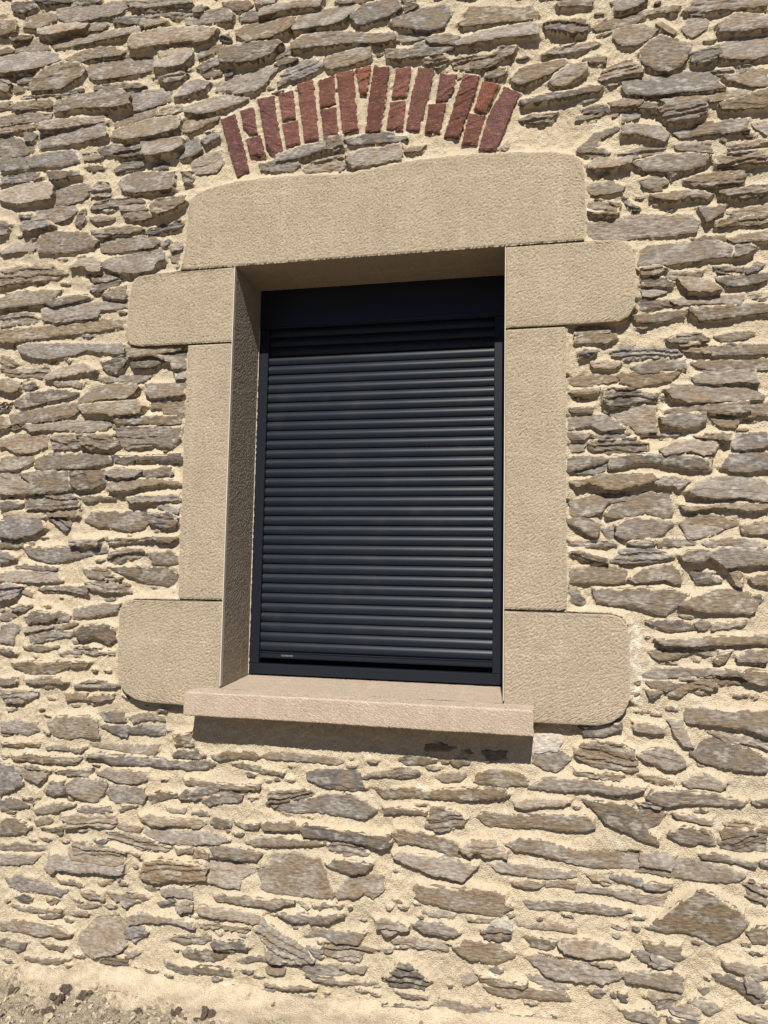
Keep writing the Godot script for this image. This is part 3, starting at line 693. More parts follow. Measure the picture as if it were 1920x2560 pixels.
# ---------------------------------------------------------------- helpers
func setup_noise() -> void:
	var k := 0
	for d in [[n_low, 3.2], [n_mid, 19.0], [n_fine, 62.0], [n_grain, 150.0], [n_pit, 125.0], [n_pit2, 210.0]]:
		var n: FastNoiseLite = d[0]
		n.noise_type = FastNoiseLite.TYPE_SIMPLEX_SMOOTH
		n.fractal_type = FastNoiseLite.FRACTAL_NONE
		n.frequency = d[1]
		n.seed = 11 + k * 7
		k += 1

func noise_tex(freq: float, seed_: int, lo: Color, hi: Color, size := 512, octaves := 4, normal := false, bump := 4.0) -> NoiseTexture2D:
	var fn := FastNoiseLite.new()
	fn.noise_type = FastNoiseLite.TYPE_SIMPLEX_SMOOTH
	fn.frequency = freq
	fn.fractal_octaves = octaves
	fn.seed = seed_
	var t := NoiseTexture2D.new()
	t.width = size
	t.height = size
	t.seamless = true
	t.generate_mipmaps = true
	t.noise = fn
	if normal:
		t.as_normal_map = true
		t.bump_strength = bump
	else:
		var g := Gradient.new()
		g.set_color(0, lo)
		g.set_color(1, hi)
		t.color_ramp = g
	return t

func triplanar(m: StandardMaterial3D, s: Vector3) -> void:
	m.uv1_triplanar = true
	m.uv1_world_triplanar = true
	m.uv1_scale = s

func mat(rough: float, col := Color.WHITE, vertex := false) -> StandardMaterial3D:
	var m := StandardMaterial3D.new()
	m.roughness = rough
	m.albedo_color = col
	m.vertex_color_use_as_albedo = vertex
	m.metallic_specular = 0.3
	return m

func lin(r: float, g: float, b: float) -> Color:
	return Color(r, g, b).linear_to_srgb()

func setup_materials() -> void:
	# sandy lime mortar: vertex colour times a fine sandy speckle
	var m := mat(0.95, Color.WHITE, true)
	m.albedo_texture = noise_tex(0.11, 3, Color(0.84, 0.82, 0.79), Color(1, 1, 1), 512, 3)
	m.normal_enabled = true
	m.normal_texture = noise_tex(0.09, 4, Color.BLACK, Color.WHITE, 512, 4, true, 10.0)
	m.normal_scale = 0.8
	triplanar(m, Vector3(3.3, 3.3, 3.3))
	m.metallic_specular = 0.15
	M.mortar = m
	# schist: long streaks along the beds
	m = mat(0.82, Color.WHITE, true)
	m.albedo_texture = noise_tex(0.03, 5, Color(0.70, 0.69, 0.68), Color(1, 1, 1), 512, 5)
	m.normal_enabled = true
	m.normal_texture = noise_tex(0.035, 6, Color.BLACK, Color.WHITE, 512, 5, true, 12.0)
	m.normal_scale = 0.55
	triplanar(m, Vector3(2.2, 6.5, 4.0))
	m.metallic_specular = 0.3
	M.stone = m
	m = mat(0.9, Color.WHITE, true)
	var bt := noise_tex(0.13, 8, Color(0.56, 0.40, 0.38), Color(1, 1, 1), 512, 3)      # red clay with pale grit
	bt.color_ramp.add_point(0.50, Color(0.66, 0.50, 0.47))
	bt.color_ramp.add_point(0.71, Color(0.74, 0.55, 0.52))
	bt.color_ramp.add_point(0.80, Color(1, 0.97, 0.95))
	m.albedo_texture = bt
	m.normal_enabled = true
	m.normal_texture = noise_tex(0.1, 9, Color.BLACK, Color.WHITE, 512, 4, true, 12.0)
	m.normal_scale = 1.0
	triplanar(m, Vector3(4, 4, 4))
	M.brick = m
	# moulded render of the window surround
	m = mat(0.92, Color.WHITE, true)
	m.albedo_texture = noise_tex(0.07, 12, Color(0.86, 0.85, 0.83), Color(1, 1, 1), 512, 4)
	m.normal_enabled = true
	m.normal_texture = noise_tex(0.2, 13, Color.BLACK, Color.WHITE, 512, 2, true, 9.0)
	m.normal_scale = 0.7
	triplanar(m, Vector3(3, 3, 3))
	m.metallic_specular = 0.15
	M.surround = m
	m = mat(0.9, lin(0.50, 0.46, 0.38))
	M.bead = m
	# powder coated aluminium
	m = mat(0.40, lin(0.062, 0.060, 0.054))         # dust colour; the texture holds the clean blue-black paint
	m.metallic_specular = 0.31
	var dt := noise_tex(0.011, 16, Color(0.42, 0.52, 0.66), Color(0.62, 0.66, 0.72), 512, 6)
	dt.color_ramp.add_point(0.66, Color(0.44, 0.535, 0.67))
	m.albedo_texture = dt
	m.roughness_texture = noise_tex(0.02, 15, Color(0.78, 0.78, 0.78), Color(1, 1, 1), 256, 4)
	triplanar(m, Vector3(0.9, 0.9, 0.9))
	M.alu = m
	m = mat(0.35, lin(0.0095, 0.0120, 0.0175))
	m.metallic_specular = 0.35
	M.alu_flat = m
	m = mat(0.9, lin(0.012, 0.012, 0.013))
	M.black = m
	m = mat(0.6, lin(0.16, 0.17, 0.18))
	M.print = m
	m = mat(0.95, Color.WHITE, true)
	m.albedo_texture = noise_tex(0.12, 21, Color(0.78, 0.77, 0.75), Color(1, 1, 1), 512, 4)
	m.normal_enabled = true
	m.normal_texture = noise_tex(0.1, 22, Color.BLACK, Color.WHITE, 512, 4, true, 12.0)
	triplanar(m, Vector3(3.5, 3.5, 3.5))
	m.metallic_specular = 0.1
	M.ground = m
	M.clod = mat(0.97, lin(0.085, 0.066, 0.048))
	M.pebble = mat(0.85, Color.WHITE, true)
	M.twig = mat(0.9, lin(0.22, 0.16, 0.09))

func numbered(called: String) -> String:
	var k: int = used_names.get(called, 0)
	used_names[called] = k + 1
	return called if k == 0 else "%s_%03d" % [called, k]

func thing(called: String, label: String, category: String, at := Vector3.ZERO, group := "") -> Node3D:
	var o := Node3D.new()
	o.name = numbered(called)
	o.position = at
	add_child(o, true)
	o.set_meta("label", label)
	o.set_meta("category", category)
	o.set_meta("kind", "thing")
	if group != "":
		o.set_meta("group", group)
	return o

func part(called: String, mesh: Mesh, m: Material, parent: Node3D) -> MeshInstance3D:
	var o := MeshInstance3D.new()
	o.name = called
	o.mesh = mesh
	o.material_override = m
	parent.add_child(o, true)
	return o

func fresh() -> void:
	pv = PackedVector3Array()
	pn = PackedVector3Array()
	pc = PackedColorArray()

func commit() -> ArrayMesh:
	var a := []
	a.resize(Mesh.ARRAY_MAX)
	a[Mesh.ARRAY_VERTEX] = pv
	a[Mesh.ARRAY_NORMAL] = pn
	a[Mesh.ARRAY_COLOR] = pc
	var am := ArrayMesh.new()
	am.add_surface_from_arrays(Mesh.PRIMITIVE_TRIANGLES, a)
	return am

# one flat triangle; "out" is the side it faces
func tri(a: Vector3, b: Vector3, c: Vector3, out: Vector3, col: Color) -> void:
	var n := (c - a).cross(b - a)
	if n.dot(out) < 0.0:
		var t := b
		b = c
		c = t
		n = -n
	n = n.normalized()
	pv.push_back(a); pv.push_back(b); pv.push_back(c)
	pn.push_back(n); pn.push_back(n); pn.push_back(n)
	pc.push_back(col); pc.push_back(col); pc.push_back(col)

func quad(a: Vector3, b: Vector3, c: Vector3, d: Vector3, out: Vector3, col: Color) -> void:
	tri(a, b, c, out, col)
	tri(a, c, d, out, col)

# box with chamfered edges
func chamfer_box(p0: Vector3, p1: Vector3, ch: float, col := Color.WHITE) -> void:
	var c := (p0 + p1) * 0.5
	var h := (p1 - p0) * 0.5
	for ax in 3:
		var u := (ax + 1) % 3
		var w := (ax + 2) % 3
		for s in [-1.0, 1.0]:
			var q := []
			for k in [[-1, -1], [1, -1], [1, 1], [-1, 1]]:
				var v := Vector3.ZERO
				v[ax] = h[ax] * s
				v[u] = (h[u] - ch) * k[0]
				v[w] = (h[w] - ch) * k[1]
				q.push_back(c + v)
			var o := Vector3.ZERO
			o[ax] = s
			quad(q[0], q[1], q[2], q[3], o, col)
	for ax in 3:                                   # twelve chamfers along the edges
		var u := (ax + 1) % 3
		var w := (ax + 2) % 3
		for su in [-1.0, 1.0]:
			for sw in [-1.0, 1.0]:
				var q := []
				for k in [[-1, 0], [1, 0], [1, 1], [-1, 1]]:
					var v := Vector3.ZERO
					v[ax] = (h[ax] - ch) * k[0]
					v[u] = (h[u] - (ch if k[1] == 1 else 0.0)) * su
					v[w] = (h[w] - (0.0 if k[1] == 1 else ch)) * sw
					q.push_back(c + v)
				var o := Vector3.ZERO
				o[u] = su
				o[w] = sw
				quad(q[0], q[1], q[2], q[3], o, col)
	for sx in [-1.0, 1.0]:
		for sy in [-1.0, 1.0]:
			for sz in [-1.0, 1.0]:
				var s := Vector3(sx, sy, sz)
				tri(c + s * Vector3(h.x, h.y - ch, h.z - ch), c + s * Vector3(h.x - ch, h.y, h.z - ch), c + s * Vector3(h.x - ch, h.y - ch, h.z), s, col)

func to_poly(row: Array) -> PackedVector2Array:
	var p := PackedVector2Array()
	for i in range(1, row.size(), 2):
		p.push_back(Vector2(row[i], row[i + 1]) * 0.001)
	return p

func edge_dist(p: Vector2, poly: PackedVector2Array) -> float:
	var best := 1e9
	var n := poly.size()
	for i in n:
		var q := Geometry2D.get_closest_point_to_segment(p, poly[i], poly[(i + 1) % n])
		best = minf(best, p.distance_squared_to(q))
	return sqrt(best)

func mortar_base(x: float, y: float) -> float:
	return -0.041 + 0.009 * n_low.get_noise_2d(x, y) + 0.004 * n_mid.get_noise_2d(x * 0.5, y * 0.5)

# ---------------------------------------------------------------- one stone of the wall
# spec: poly (outline), c, z0, tu, tv (tilts), ax (bed direction), e (edge drop)
func stone_spec(poly: PackedVector2Array, tone: int) -> Dictionary:
	var c := Vector2.ZERO
	for p in poly:
		c += p
	c /= poly.size()
	var sxx := 0.0
	var syy := 0.0
	var sxy := 0.0
	for p in poly:
		var d := p - c
		sxx += d.x * d.x
		syy += d.y * d.y
		sxy += d.x * d.y
	var ang := 0.5 * atan2(2.0 * sxy, sxx - syy)
	if absf(ang) > 0.6:
		ang *= 0.3
	var area := 0.0
	for i in poly.size():
		area += poly[i].cross(poly[(i + 1) % poly.size()])
	area = absf(area) * 0.5
	var proud := (0.006 + 0.022 * pow(rng.randf(), 1.3) if c.y > 0.1 else 0.004 + 0.017 * pow(rng.randf(), 1.3)) + clampf(area - 0.004, 0.0, 0.012) * 0.3
	var tv := rng.randf_range(-0.36, 0.04) if c.y > 0.6 else rng.randf_range(-0.28, 0.14)
	var flush := c.y < -0.1 and c.y > -0.28 and c.x > -0.1 and c.x < 1.1
	if c.y < -0.1 and c.y > -0.28 and c.x > -0.1 and c.x < 1.1:
		proud = rng.randf_range(0.005, 0.009)      # flush stones under the sill
		tv = 0.0
	var z0 := minf(mortar_base(c.x, c.y) + proud, -0.009)
	var bedded := rng.randf() < (0.42 if area < 0.010 else 0.08)               # split into thin beds
	return {"poly": poly, "c": c, "z0": z0, "tu": rng.randf_range(-0.05, 0.05), "tv": tv, "ax": Vector2.from_angle(ang), "e": rng.randf_range(0.0015, 0.004), "tone": tone, "flush": flush, "area": area, "seed": rng.randf_range(0, 100), "layer": (rng.randf_range(0.008, 0.013) if bedded else rng.randf_range(0.016, 0.042)), "rough": (rng.randf_range(0.8, 1.5) if bedded else rng.randf_range(0.12, 0.8))}

func stone_z(s: Dictionary, p: Vector2) -> float:
	var d: Vector2 = p - s.c
	var u: float = d.dot(s.ax)
	var v: float = d.dot(Vector2(-s.ax.y, s.ax.x))
	var sd: float = s.seed
	# beds of the schist: flat steps with broken edges
	var q: float = v / s.layer + 0.95 * n_mid.get_noise_2d(u * 0.4 + sd, v * 0.9) + sd
	var k: float = floor(q)
	var fr: float = q - k
	var a := fposmod(sin(k * 127.1 + sd) * 4375.85, 1.0)
	var b := fposmod(sin((k + 1.0) * 127.1 + sd) * 4375.85, 1.0)
	var step: float = lerpf(a, b, smoothstep(0.84, 1.0, fr))
	var z: float = s.z0 + s.tv * v + s.tu * u
	z += s.rough * ((0.0095 if s.layer < 0.0131 else 0.0062) * (step - 0.5) + 0.0018 * n_fine.get_noise_2d(u * 0.5 + sd, v * 1.2) + 0.0024 * n_mid.get_noise_2d(u + sd, v + 3.0))
	return z

func stone_color(s: Dictionary, p: Vector2) -> Color:
	var base: Color = TONES[s.tone]
	var sd: float = s.seed
	var k := 0.80 + 0.40 * fposmod(sd * 7.13, 1.0)
	var warm := fposmod(sd * 3.71, 1.0) - 0.5
	var col := Color(base.r * k * (1.0 + 0.10 * warm), base.g * k, base.b * k * (1.0 - 0.22 * warm))
	var m := n_mid.get_noise_2d(p.x * 0.5 + sd, p.y * 0.9)
	var f := n_fine.get_noise_2d(p.x * 0.6, p.y * 1.3 + sd)
	if s.tone <= 3:
		# iron staining and pale lichen-grey patches in the stone
		col = col.lerp(Color(0.255, 0.185, 0.115), clampf(m * 1.2 - 0.16 + 0.25 * sin(sd * 3.0), 0.0, 0.48))
		col = col.lerp(Color(0.38, 0.345, 0.295), clampf(-m * 1.3 - 0.22 + f * 0.5 + 0.2 * cos(sd * 5.0), 0.0, 0.65))
	elif s.tone >= 5:
		col = col.lerp(Color(0.60, 0.50, 0.43), clampf(f * 1.2 - 0.45, 0.0, 0.6))
		col = col.lerp(Color(0.20, 0.16, 0.145), clampf(m * 0.8, 0.0, 0.4))
	col *= 1.0 + 0.16 * f + 0.12 * n_grain.get_noise_2d(p.x * 0.7, p.y)
	col.a = 1.0
	return col

func stone_geometry(s: Dictionary, gap: float) -> void:
	var poly: PackedVector2Array = s.poly
	var n := poly.size()
	var sd: float = s.seed
	var brick: bool = s.tone >= 5
	# outline: subdivided and roughened
	var ring := PackedVector2Array()
	for i in n:
		var a := poly[i]
		var b := poly[(i + 1) % n]
		var m := maxi(1, int(round(a.distance_to(b) / (gap * 1.3))))
		var nrm := (b - a).normalized().orthogonal()
		for k in m:
			var p := a.lerp(b, float(k) / m)
			var amp := 0.0022 if brick else 0.0022
			if not brick:
				var rel: Vector2 = p - s.c
				var bu: float = rel.dot(s.ax)
				var bv: float = rel.dot(Vector2(-s.ax.y, s.ax.x))
				var lay: float = minf(s.layer, 0.02)
				var h1 := fposmod(sin(floor(bv / lay + sd) * 91.7 + sd) * 7351.3, 1.0) - 0.5
				var h2 := fposmod(sin(floor(bu / (lay * 2.2) + sd) * 57.3 + sd) * 9151.7, 1.0) - 0.5
				p += s.ax * (h1 * 0.011 * absf(nrm.dot(s.ax))) + Vector2(-s.ax.y, s.ax.x) * (h2 * 0.0045 * (1.0 - absf(nrm.dot(s.ax))))
			p += nrm * (amp * n_fine.get_noise_2d(p.x + sd, p.y) + amp * 0.8 * n_grain.get_noise_2d(p.x, p.y + sd))
			ring.push_back(p)
	var pts := PackedVector2Array(ring)
	var zs := PackedFloat32Array()
	var e: float = s.e
	for p in ring:
		zs.push_back(stone_z(s, p) - e * (0.6 + 0.5 * absf(n_fine.get_noise_2d(p.x * 1.5, p.y * 1.5 + sd))))
	var lo := ring[0]
	var hi := ring[0]
	for p in ring:
		lo = lo.min(p)
		hi = hi.max(p)
	var y := lo.y + gap * 0.6
	while y < hi.y:
		var x := lo.x + gap * 0.6
		while x < hi.x:
			var p := Vector2(x + rng.randf_range(-0.3, 0.3) * gap, y + rng.randf_range(-0.3, 0.3) * gap * 0.6)
			if Geometry2D.is_point_in_polygon(p, ring):
				var d := edge_dist(p, ring)
				if d > gap * 0.45:
					var t := clampf(1.0 - d / 0.008, 0.0, 1.0)
					pts.push_back(p)
					zs.push_back(stone_z(s, p) - e * 0.6 * t * t)
			x += gap
		y += gap * 0.66
	var idx := Geometry2D.triangulate_delaunay(pts)
	for i in range(0, idx.size(), 3):
		var a := pts[idx[i]]
		var b := pts[idx[i + 1]]
		var c := pts[idx[i + 2]]
		var g := (a + b + c) / 3.0
		if not Geometry2D.is_point_in_polygon(g, ring):
			continue
		if absf((b - a).cross(c - a)) < 1e-9:
			continue
		tri(Vector3(a.x, a.y, zs[idx[i]]), Vector3(b.x, b.y, zs[idx[i + 1]]), Vector3(c.x, c.y, zs[idx[i + 2]]), Vector3(0, 0, 1), stone_color(s, g))
	# sides running back into the wall
	var m := ring.size()
	for i in m:
		var j := (i + 1) % m
		var a := ring[i]
		var b := ring[j]
		var o := (b - a).orthogonal()
		var out := Vector3(o.x, o.y, 0)
		if Geometry2D.is_point_in_polygon((a + b) * 0.5 + o.normalized() * 0.001, ring):
			out = -out
		var col := stone_color(s, a)
		quad(Vector3(a.x, a.y, zs[i]), Vector3(b.x, b.y, zs[j]), Vector3(b.x, b.y, -0.085), Vector3(a.x, a.y, -0.085), out, col)

# ---------------------------------------------------------------- the wall
const X0 := -2.05
const X1 := 2.8
const Y0 := -1.24
const Y1 := 3.15
const CELL := 0.0054
var gh := PackedFloat32Array()
var gin := PackedFloat32Array()
var gnx := 0
var gny := 0

func shape_mortar(s: Dictionary, reach := 0.022) -> void:
	var poly: PackedVector2Array = s.poly
	var n := poly.size()
	var lo := poly[0]
	var hi := poly[0]
	for p in poly:
		lo = lo.min(p)
		hi = hi.max(p)
	var i0 := maxi(0, int((lo.x - reach - X0) / CELL))
	var i1 := mini(gnx - 1, int((hi.x + reach - X0) / CELL) + 1)
	var j0 := maxi(0, int((lo.y - reach - Y0) / CELL))
	var j1 := mini(gny - 1, int((hi.y + reach - Y0) / CELL) + 1)
	var c: Vector2 = s.c
	var vx: Vector2 = s.ax
	var tv: float = s.tv
	var tu: float = s.tu
	var z0: float = s.z0
	var e: float = s.e
	var lk := 0.38 if s.tone >= 5 else (0.3 if s.flush else 1.0)
	for j in range(j0, j1 + 1):
		for i in range(i0, i1 + 1):
			var p := Vector2(X0 + i * CELL, Y0 + j * CELL)
			var best := 1e9
			var bq := p
			for k in n:
				var q := Geometry2D.get_closest_point_to_segment(p, poly[k], poly[(k + 1) % n])
				var dd := p.distance_squared_to(q)
				if dd < best:
					best = dd
					bq = q
			var d := sqrt(best)
			var id := j * gnx + i
			var rel := bq - c
			var ze := z0 - e * 0.8 + tu * rel.dot(vx) + tv * (rel.y * vx.x - rel.x * vx.y)
			if Geometry2D.is_point_in_polygon(p, poly):
				# mortar laps raggedly over the arrises, most along the tops
				var up := (bq.y - p.y) / maxf(d, 0.0001)
				var lap := lk * (0.0085 * n_mid.get_noise_2d(p.x * 1.3, p.y * 1.3) + 0.002 * n_fine.get_noise_2d(p.x, p.y))
				if up > 0.3:
					lap += 0.0050 * lk
				elif up < -0.3:
					lap -= 0.0085
				var hin := ze + e * 0.6 - 0.6 * (d - lap) - 0.004 * (1.0 - lk) * (1.0 if s.tone >= 5 else 0.5)
				gin[id] = minf(gin[id], minf(hin, ze + e * 0.6 + 0.0015))
			elif d < reach:
				var up := (p.y - bq.y) / maxf(d, 0.0001)
				var w := exp(-d / 0.009)
				if up > 0.3:
					gh[id] = lerpf(gh[id], maxf(ze - 0.0005, gh[id]), w * 0.9)
				elif up < -0.3:
					gh[id] = lerpf(gh[id], minf(gh[id], ze - 0.010), w * 0.75)
				else:
					gh[id] = lerpf(gh[id], ze - 0.004, w * 0.6)

func frame_quad() -> PackedVector2Array:
	return PackedVector2Array([Vector2(-1.125, 2.80), Vector2(1.875, 2.345), Vector2(1.80, -0.925), Vector2(-0.845, -1.285)])

# x of the surround's outer edge, so that the mortar meets it closely above and falls back below
func near_surround(p: Vector2, id: int) -> void:
	for b in BLOCKS:
		var poly: PackedVector2Array = b
		var lo := poly[0]
		var hi := poly[0]
		for q in poly:
			lo = lo.min(q)
			hi = hi.max(q)
		if p.x < lo.x - 0.05 or p.x > hi.x + 0.05 or p.y < lo.y - 0.05 or p.y > hi.y + 0.05:
			continue
		if Geometry2D.is_point_in_polygon(p, poly):
			gin[id] = -0.024
			continue
		var best := 1e9
		var bq := p
		for k in poly.size():
			var q := Geometry2D.get_closest_point_to_segment(p, poly[k], poly[(k + 1) % poly.size()])
			var dd := p.distance_squared_to(q)
			if dd < best:
				best = dd
				bq = q
		var d := sqrt(best)
		var up := (p.y - bq.y) / maxf(d, 0.0001)
		var w := exp(-d / 0.016)
		var tgt := -0.018
		if up > 0.4:
			tgt = -0.006
		elif up < -0.4:
			tgt = -0.048
		gh[id] = lerpf(gh[id], tgt, w)

var BLOCKS: Array = []

func build_wall() -> void:
	BLOCKS = surround_outlines()
	var wall := thing("stone_wall", "rubble wall of grey and brown schist stones set in pale sandy mortar", "wall")
	gnx = int((X1 - X0) / CELL) + 1
	gny = int((Y1 - Y0) / CELL) + 1
	gh.resize(gnx * gny)
	gin.resize(gnx * gny)
	gin.fill(1.0)
	for j in gny:
		for i in gnx:
			gh[j * gnx + i] = mortar_base(X0 + i * CELL, Y0 + j * CELL)
	# stones traced from the wall in view
	var specs := []
	for row in STONES:
		var poly := to_poly(row)
		var g := Geometry2D.offset_polygon(poly, 0.0050 if poly[0].y > 0.4 else 0.0038, Geometry2D.JOIN_MITER)
		if g.size() == 1:
			poly = g[0]
		specs.push_back(stone_spec(poly, row[0]))
	specs.sort_custom(func(a, b): return a.area > b.area)
	var shown := specs.size()
	# the wall goes on outside the picture: courses of similar stones
	var fq := frame_quad()
	var y := Y0 + 0.02
	while y < Y1 - 0.05:
		var rh := rng.randf_range(0.035, 0.085)
		var x := X0 + rng.randf_range(0.0, 0.1)
		while x < X1 - 0.1:
			var w := rng.randf_range(0.09, 0.30) * (0.6 + rh * 6.0)
			var gap := rng.randf_range(0.012, 0.03)
			var a := Vector2(x, y)
			if Geometry2D.is_point_in_polygon(a, fq) or Geometry2D.is_point_in_polygon(Vector2(x, y + rh), fq):
				x += 0.012
				continue
			var b := Vector2(x + w, y + rh)
			var hit := true
			while hit and w > 0.035:                # cut the stone to end beside the ones in view
				hit = false
				b = Vector2(x + w, y + rh)
				for q in [b, Vector2(b.x, a.y), (a + b) * 0.5, Vector2(lerpf(a.x, b.x, 0.5), a.y), Vector2(lerpf(a.x, b.x, 0.5), b.y)]:
					if Geometry2D.is_point_in_polygon(q, fq):
						hit = true
				if hit:
					w -= 0.015
			if not hit:
				var poly := PackedVector2Array()
				var sl := rng.randf_range(-0.02, 0.02)
				var m := 9
				for k in m:
					var t := TAU * k / m + rng.randf_range(-0.2, 0.2)
					var cx := signf(cos(t)) * pow(absf(cos(t)), 0.5)
					var sy := signf(sin(t)) * pow(absf(sin(t)), 0.6)
					poly.push_back((a + b) * 0.5 + Vector2(cx * (w - gap) * 0.5, (sy * (rh - gap * 0.7) * 0.5 + sl * cx) * rng.randf_range(0.8, 1.0)))
				specs.push_back(stone_spec(poly, [0, 0, 1, 1, 2, 2, 3][rng.randi() % 7]))
			x += w
		y += rh
	for s in specs:
		shape_mortar(s)
	for j in gny:
		for i in gnx:
			var p := Vector2(X0 + i * CELL, Y0 + j * CELL)
			if p.x > -0.5 and p.x < 1.5 and p.y > -0.15 and p.y < 1.97:
				near_surround(p, j * gnx + i)
	# chips and slivers pressed into the wide joints
	var made := 0
	for k in 6000:
		if made >= 260:
			break
		var w := rng.randf_range(0.016, 0.055)
		var h := rng.randf_range(0.006, 0.014)
		var q := Vector2(rng.randf_range(-1.05, 1.8), rng.randf_range(-1.1, 2.7))
		if q.x > -0.2 and q.x < 1.25 and q.y > -0.22 and q.y < 2.2:
			continue
		var free := true
		for i in range(-3, 4):
			for j in range(-2, 3):
				var ii := int((q.x + i * w * 0.18 - X0) / CELL)
				var jj := int((q.y + j * h * 0.4 - Y0) / CELL)
				if ii < 0 or jj < 0 or ii >= gnx or jj >= gny or gin[jj * gnx + ii] < 0.9:
					free = false
		if not free:
			continue
		var poly := PackedVector2Array()
		var sl := rng.randf_range(-0.15, 0.15)
		for v in 6:
			var t := TAU * v / 6.0 + rng.randf_range(-0.35, 0.35)
			poly.push_back(q + Vector2(cos(t) * w * 0.5, sin(t) * h * 0.6).rotated(sl))
		var s := stone_spec(poly, [0, 1, 2, 3, 3][rng.randi() % 5])
		s.z0 = mortar_base(q.x, q.y) + rng.randf_range(0.004, 0.012)
		specs.push_back(s)
		shape_mortar(s, 0.012)
		made += 1
	# bricks also press into the mortar
	var bspecs := []
	for row in BRICKS:
		var poly := to_poly(row)
		var g := Geometry2D.offset_polygon(poly, 0.0018, Geometry2D.JOIN_MITER)
		if g.size() == 1:
			poly = g[0]
		var s := stone_spec(poly, row[0])
		s.z0 = maxf(-0.024, mortar_base(s.c.x, s.c.y) + 0.013) + rng.randf_range(-0.002, 0.003)
		s.tv = rng.randf_range(-0.03, 0.02)
		s.rough = 0.45
		s.e = 0.0048
		bspecs.push_back(s)
		shape_mortar(s, 0.012)
	mortar_mesh(wall)
	# the largest stones one by one, the small ones joined
	for k in 300:
		fresh()
		stone_geometry(specs[k], 0.007 if specs[k].area > 0.012 else 0.006)
		part("stone", commit(), M.stone, wall)
	fresh()
	for k in range(300, specs.size()):
		stone_geometry(specs[k], 0.007 if (k < shown or specs[k].area < 0.0007) else 0.014)
	var rest := part("small_stones", commit(), M.stone, wall)
	rest.set_meta("kind", "stuff")
	# the mass of the wall behind its face
	fresh()
	var core := MORTAR
	for b in [[Vector3(-6, -1.5, -0.62), Vector3(-0.30, 4.2, -0.09)], [Vector3(1.30, -1.5, -0.62), Vector3(7, 4.2, -0.0905)], [Vector3(-0.31, 1.70, -0.619), Vector3(1.31, 4.199, -0.091)], [Vector3(-0.31, -1.499, -0.619), Vector3(1.31, -0.11, -0.091)]]:
		chamfer_box(b[0], b[1], 0.004, core)
	part("wall_core", commit(), M.mortar, wall)
	# relieving arch
	var arch := thing("brick_arch", "shallow arch of dark red bricks set in the wall above the lintel", "brick arch")
	for s in bspecs:
		fresh()
		stone_geometry(s, 0.0065)
		var o := part("brick", commit(), M.brick, arch)
		if s.tone == 6:
			o.set_meta("label", "broken bright orange brick")

func mortar_mesh(wall: Node3D) -> void:
	var V := PackedVector3Array()
	var N := PackedVector3Array()
	var K := PackedColorArray()
	var I := PackedInt32Array()
	V.resize(gnx * gny)
	N.resize(gnx * gny)
	K.resize(gnx * gny)
	var z := PackedFloat32Array()
	z.resize(gnx * gny)
	for j in gny:
		for i in gnx:
			var id := j * gnx + i
			var x := X0 + i * CELL
			var y := Y0 + j * CELL
			var h := gh[id]
			if gin[id] < 0.9:
				h = maxf(gin[id], -0.08)
			h += (0.35 if gin[id] < 0.9 else 1.0) * (0.0022 * n_fine.get_noise_2d(x, y) + 0.0022 * n_mid.get_noise_2d(x * 1.4, y * 1.6) + 0.0013 * n_grain.get_noise_2d(x * 0.8, y * 0.8))
			z[id] = h
			var jx := 0.3 * CELL * n_grain.get_noise_2d(x + 9.0, y)
			V[id] = Vector3(x + jx, y, h)
			var l := n_low.get_noise_2d(x * 0.7 + 5.0, y * 0.7)
			var m := n_mid.get_noise_2d(x * 0.6, y * 0.6 + 7.0)
			var col := MORTAR * (1.0 + 0.09 * l + 0.08 * m + 0.06 * n_fine.get_noise_2d(x, y) + 0.07 * n_grain.get_noise_2d(x, y))
			col = col.lerp(Color(0.44, 0.355, 0.25), clampf(0.7 * m + 0.3 * l - 0.08, 0.0, 0.4))
			# streak of white lime beside the lower right block, and lime crumbs by the stones
			var lime := smoothstep(0.026, 0.006, absf(x - 1.430 - 0.016 * n_mid.get_noise_2d(0.0, y * 0.6))) * smoothstep(-0.03, 0.05, y) * smoothstep(0.30, 0.24, y)
			lime = maxf(lime * clampf(0.6 + 1.3 * n_fine.get_noise_2d(x * 0.6, y * 0.6), 0.0, 1.0), clampf(n_mid.get_noise_2d(x * 0.9 + 40.0, y * 0.9) * 3.0 - 2.05, 0.0, 0.8))
			col = col.lerp(Color(0.62, 0.585, 0.52), clampf(lime, 0.0, 1.0))
			col.a = 1.0
			K[id] = col
	for j in gny:
		for i in gnx:
			var id := j * gnx + i
			var zx := z[id + (1 if i < gnx - 1 else 0)] - z[id - (1 if i > 0 else 0)]
			var zy := z[id + (gnx if j < gny - 1 else 0)] - z[id - (gnx if j > 0 else 0)]
			N[id] = Vector3(-zx, -zy, 2.0 * CELL).normalized()
	for j in gny - 1:
		var y := Y0 + j * CELL
		for i in gnx - 1:
			var x := X0 + i * CELL
			if x > -0.09 and x < 1.09 and y > -0.06 and y < 1.60:
				continue                                    # the window opening
			var a := j * gnx + i
			I.push_back(a); I.push_back(a + gnx); I.push_back(a + gnx + 1)
			I.push_back(a); I.push_back(a + gnx + 1); I.push_back(a + 1)
	var arr := []
	arr.resize(Mesh.ARRAY_MAX)
	arr[Mesh.ARRAY_VERTEX] = V
	arr[Mesh.ARRAY_NORMAL] = N
	arr[Mesh.ARRAY_COLOR] = K
	arr[Mesh.ARRAY_INDEX] = I
	var am := ArrayMesh.new()
	am.add_surface_from_arrays(Mesh.PRIMITIVE_TRIANGLES, arr)
	part("mortar", am, M.mortar, wall)

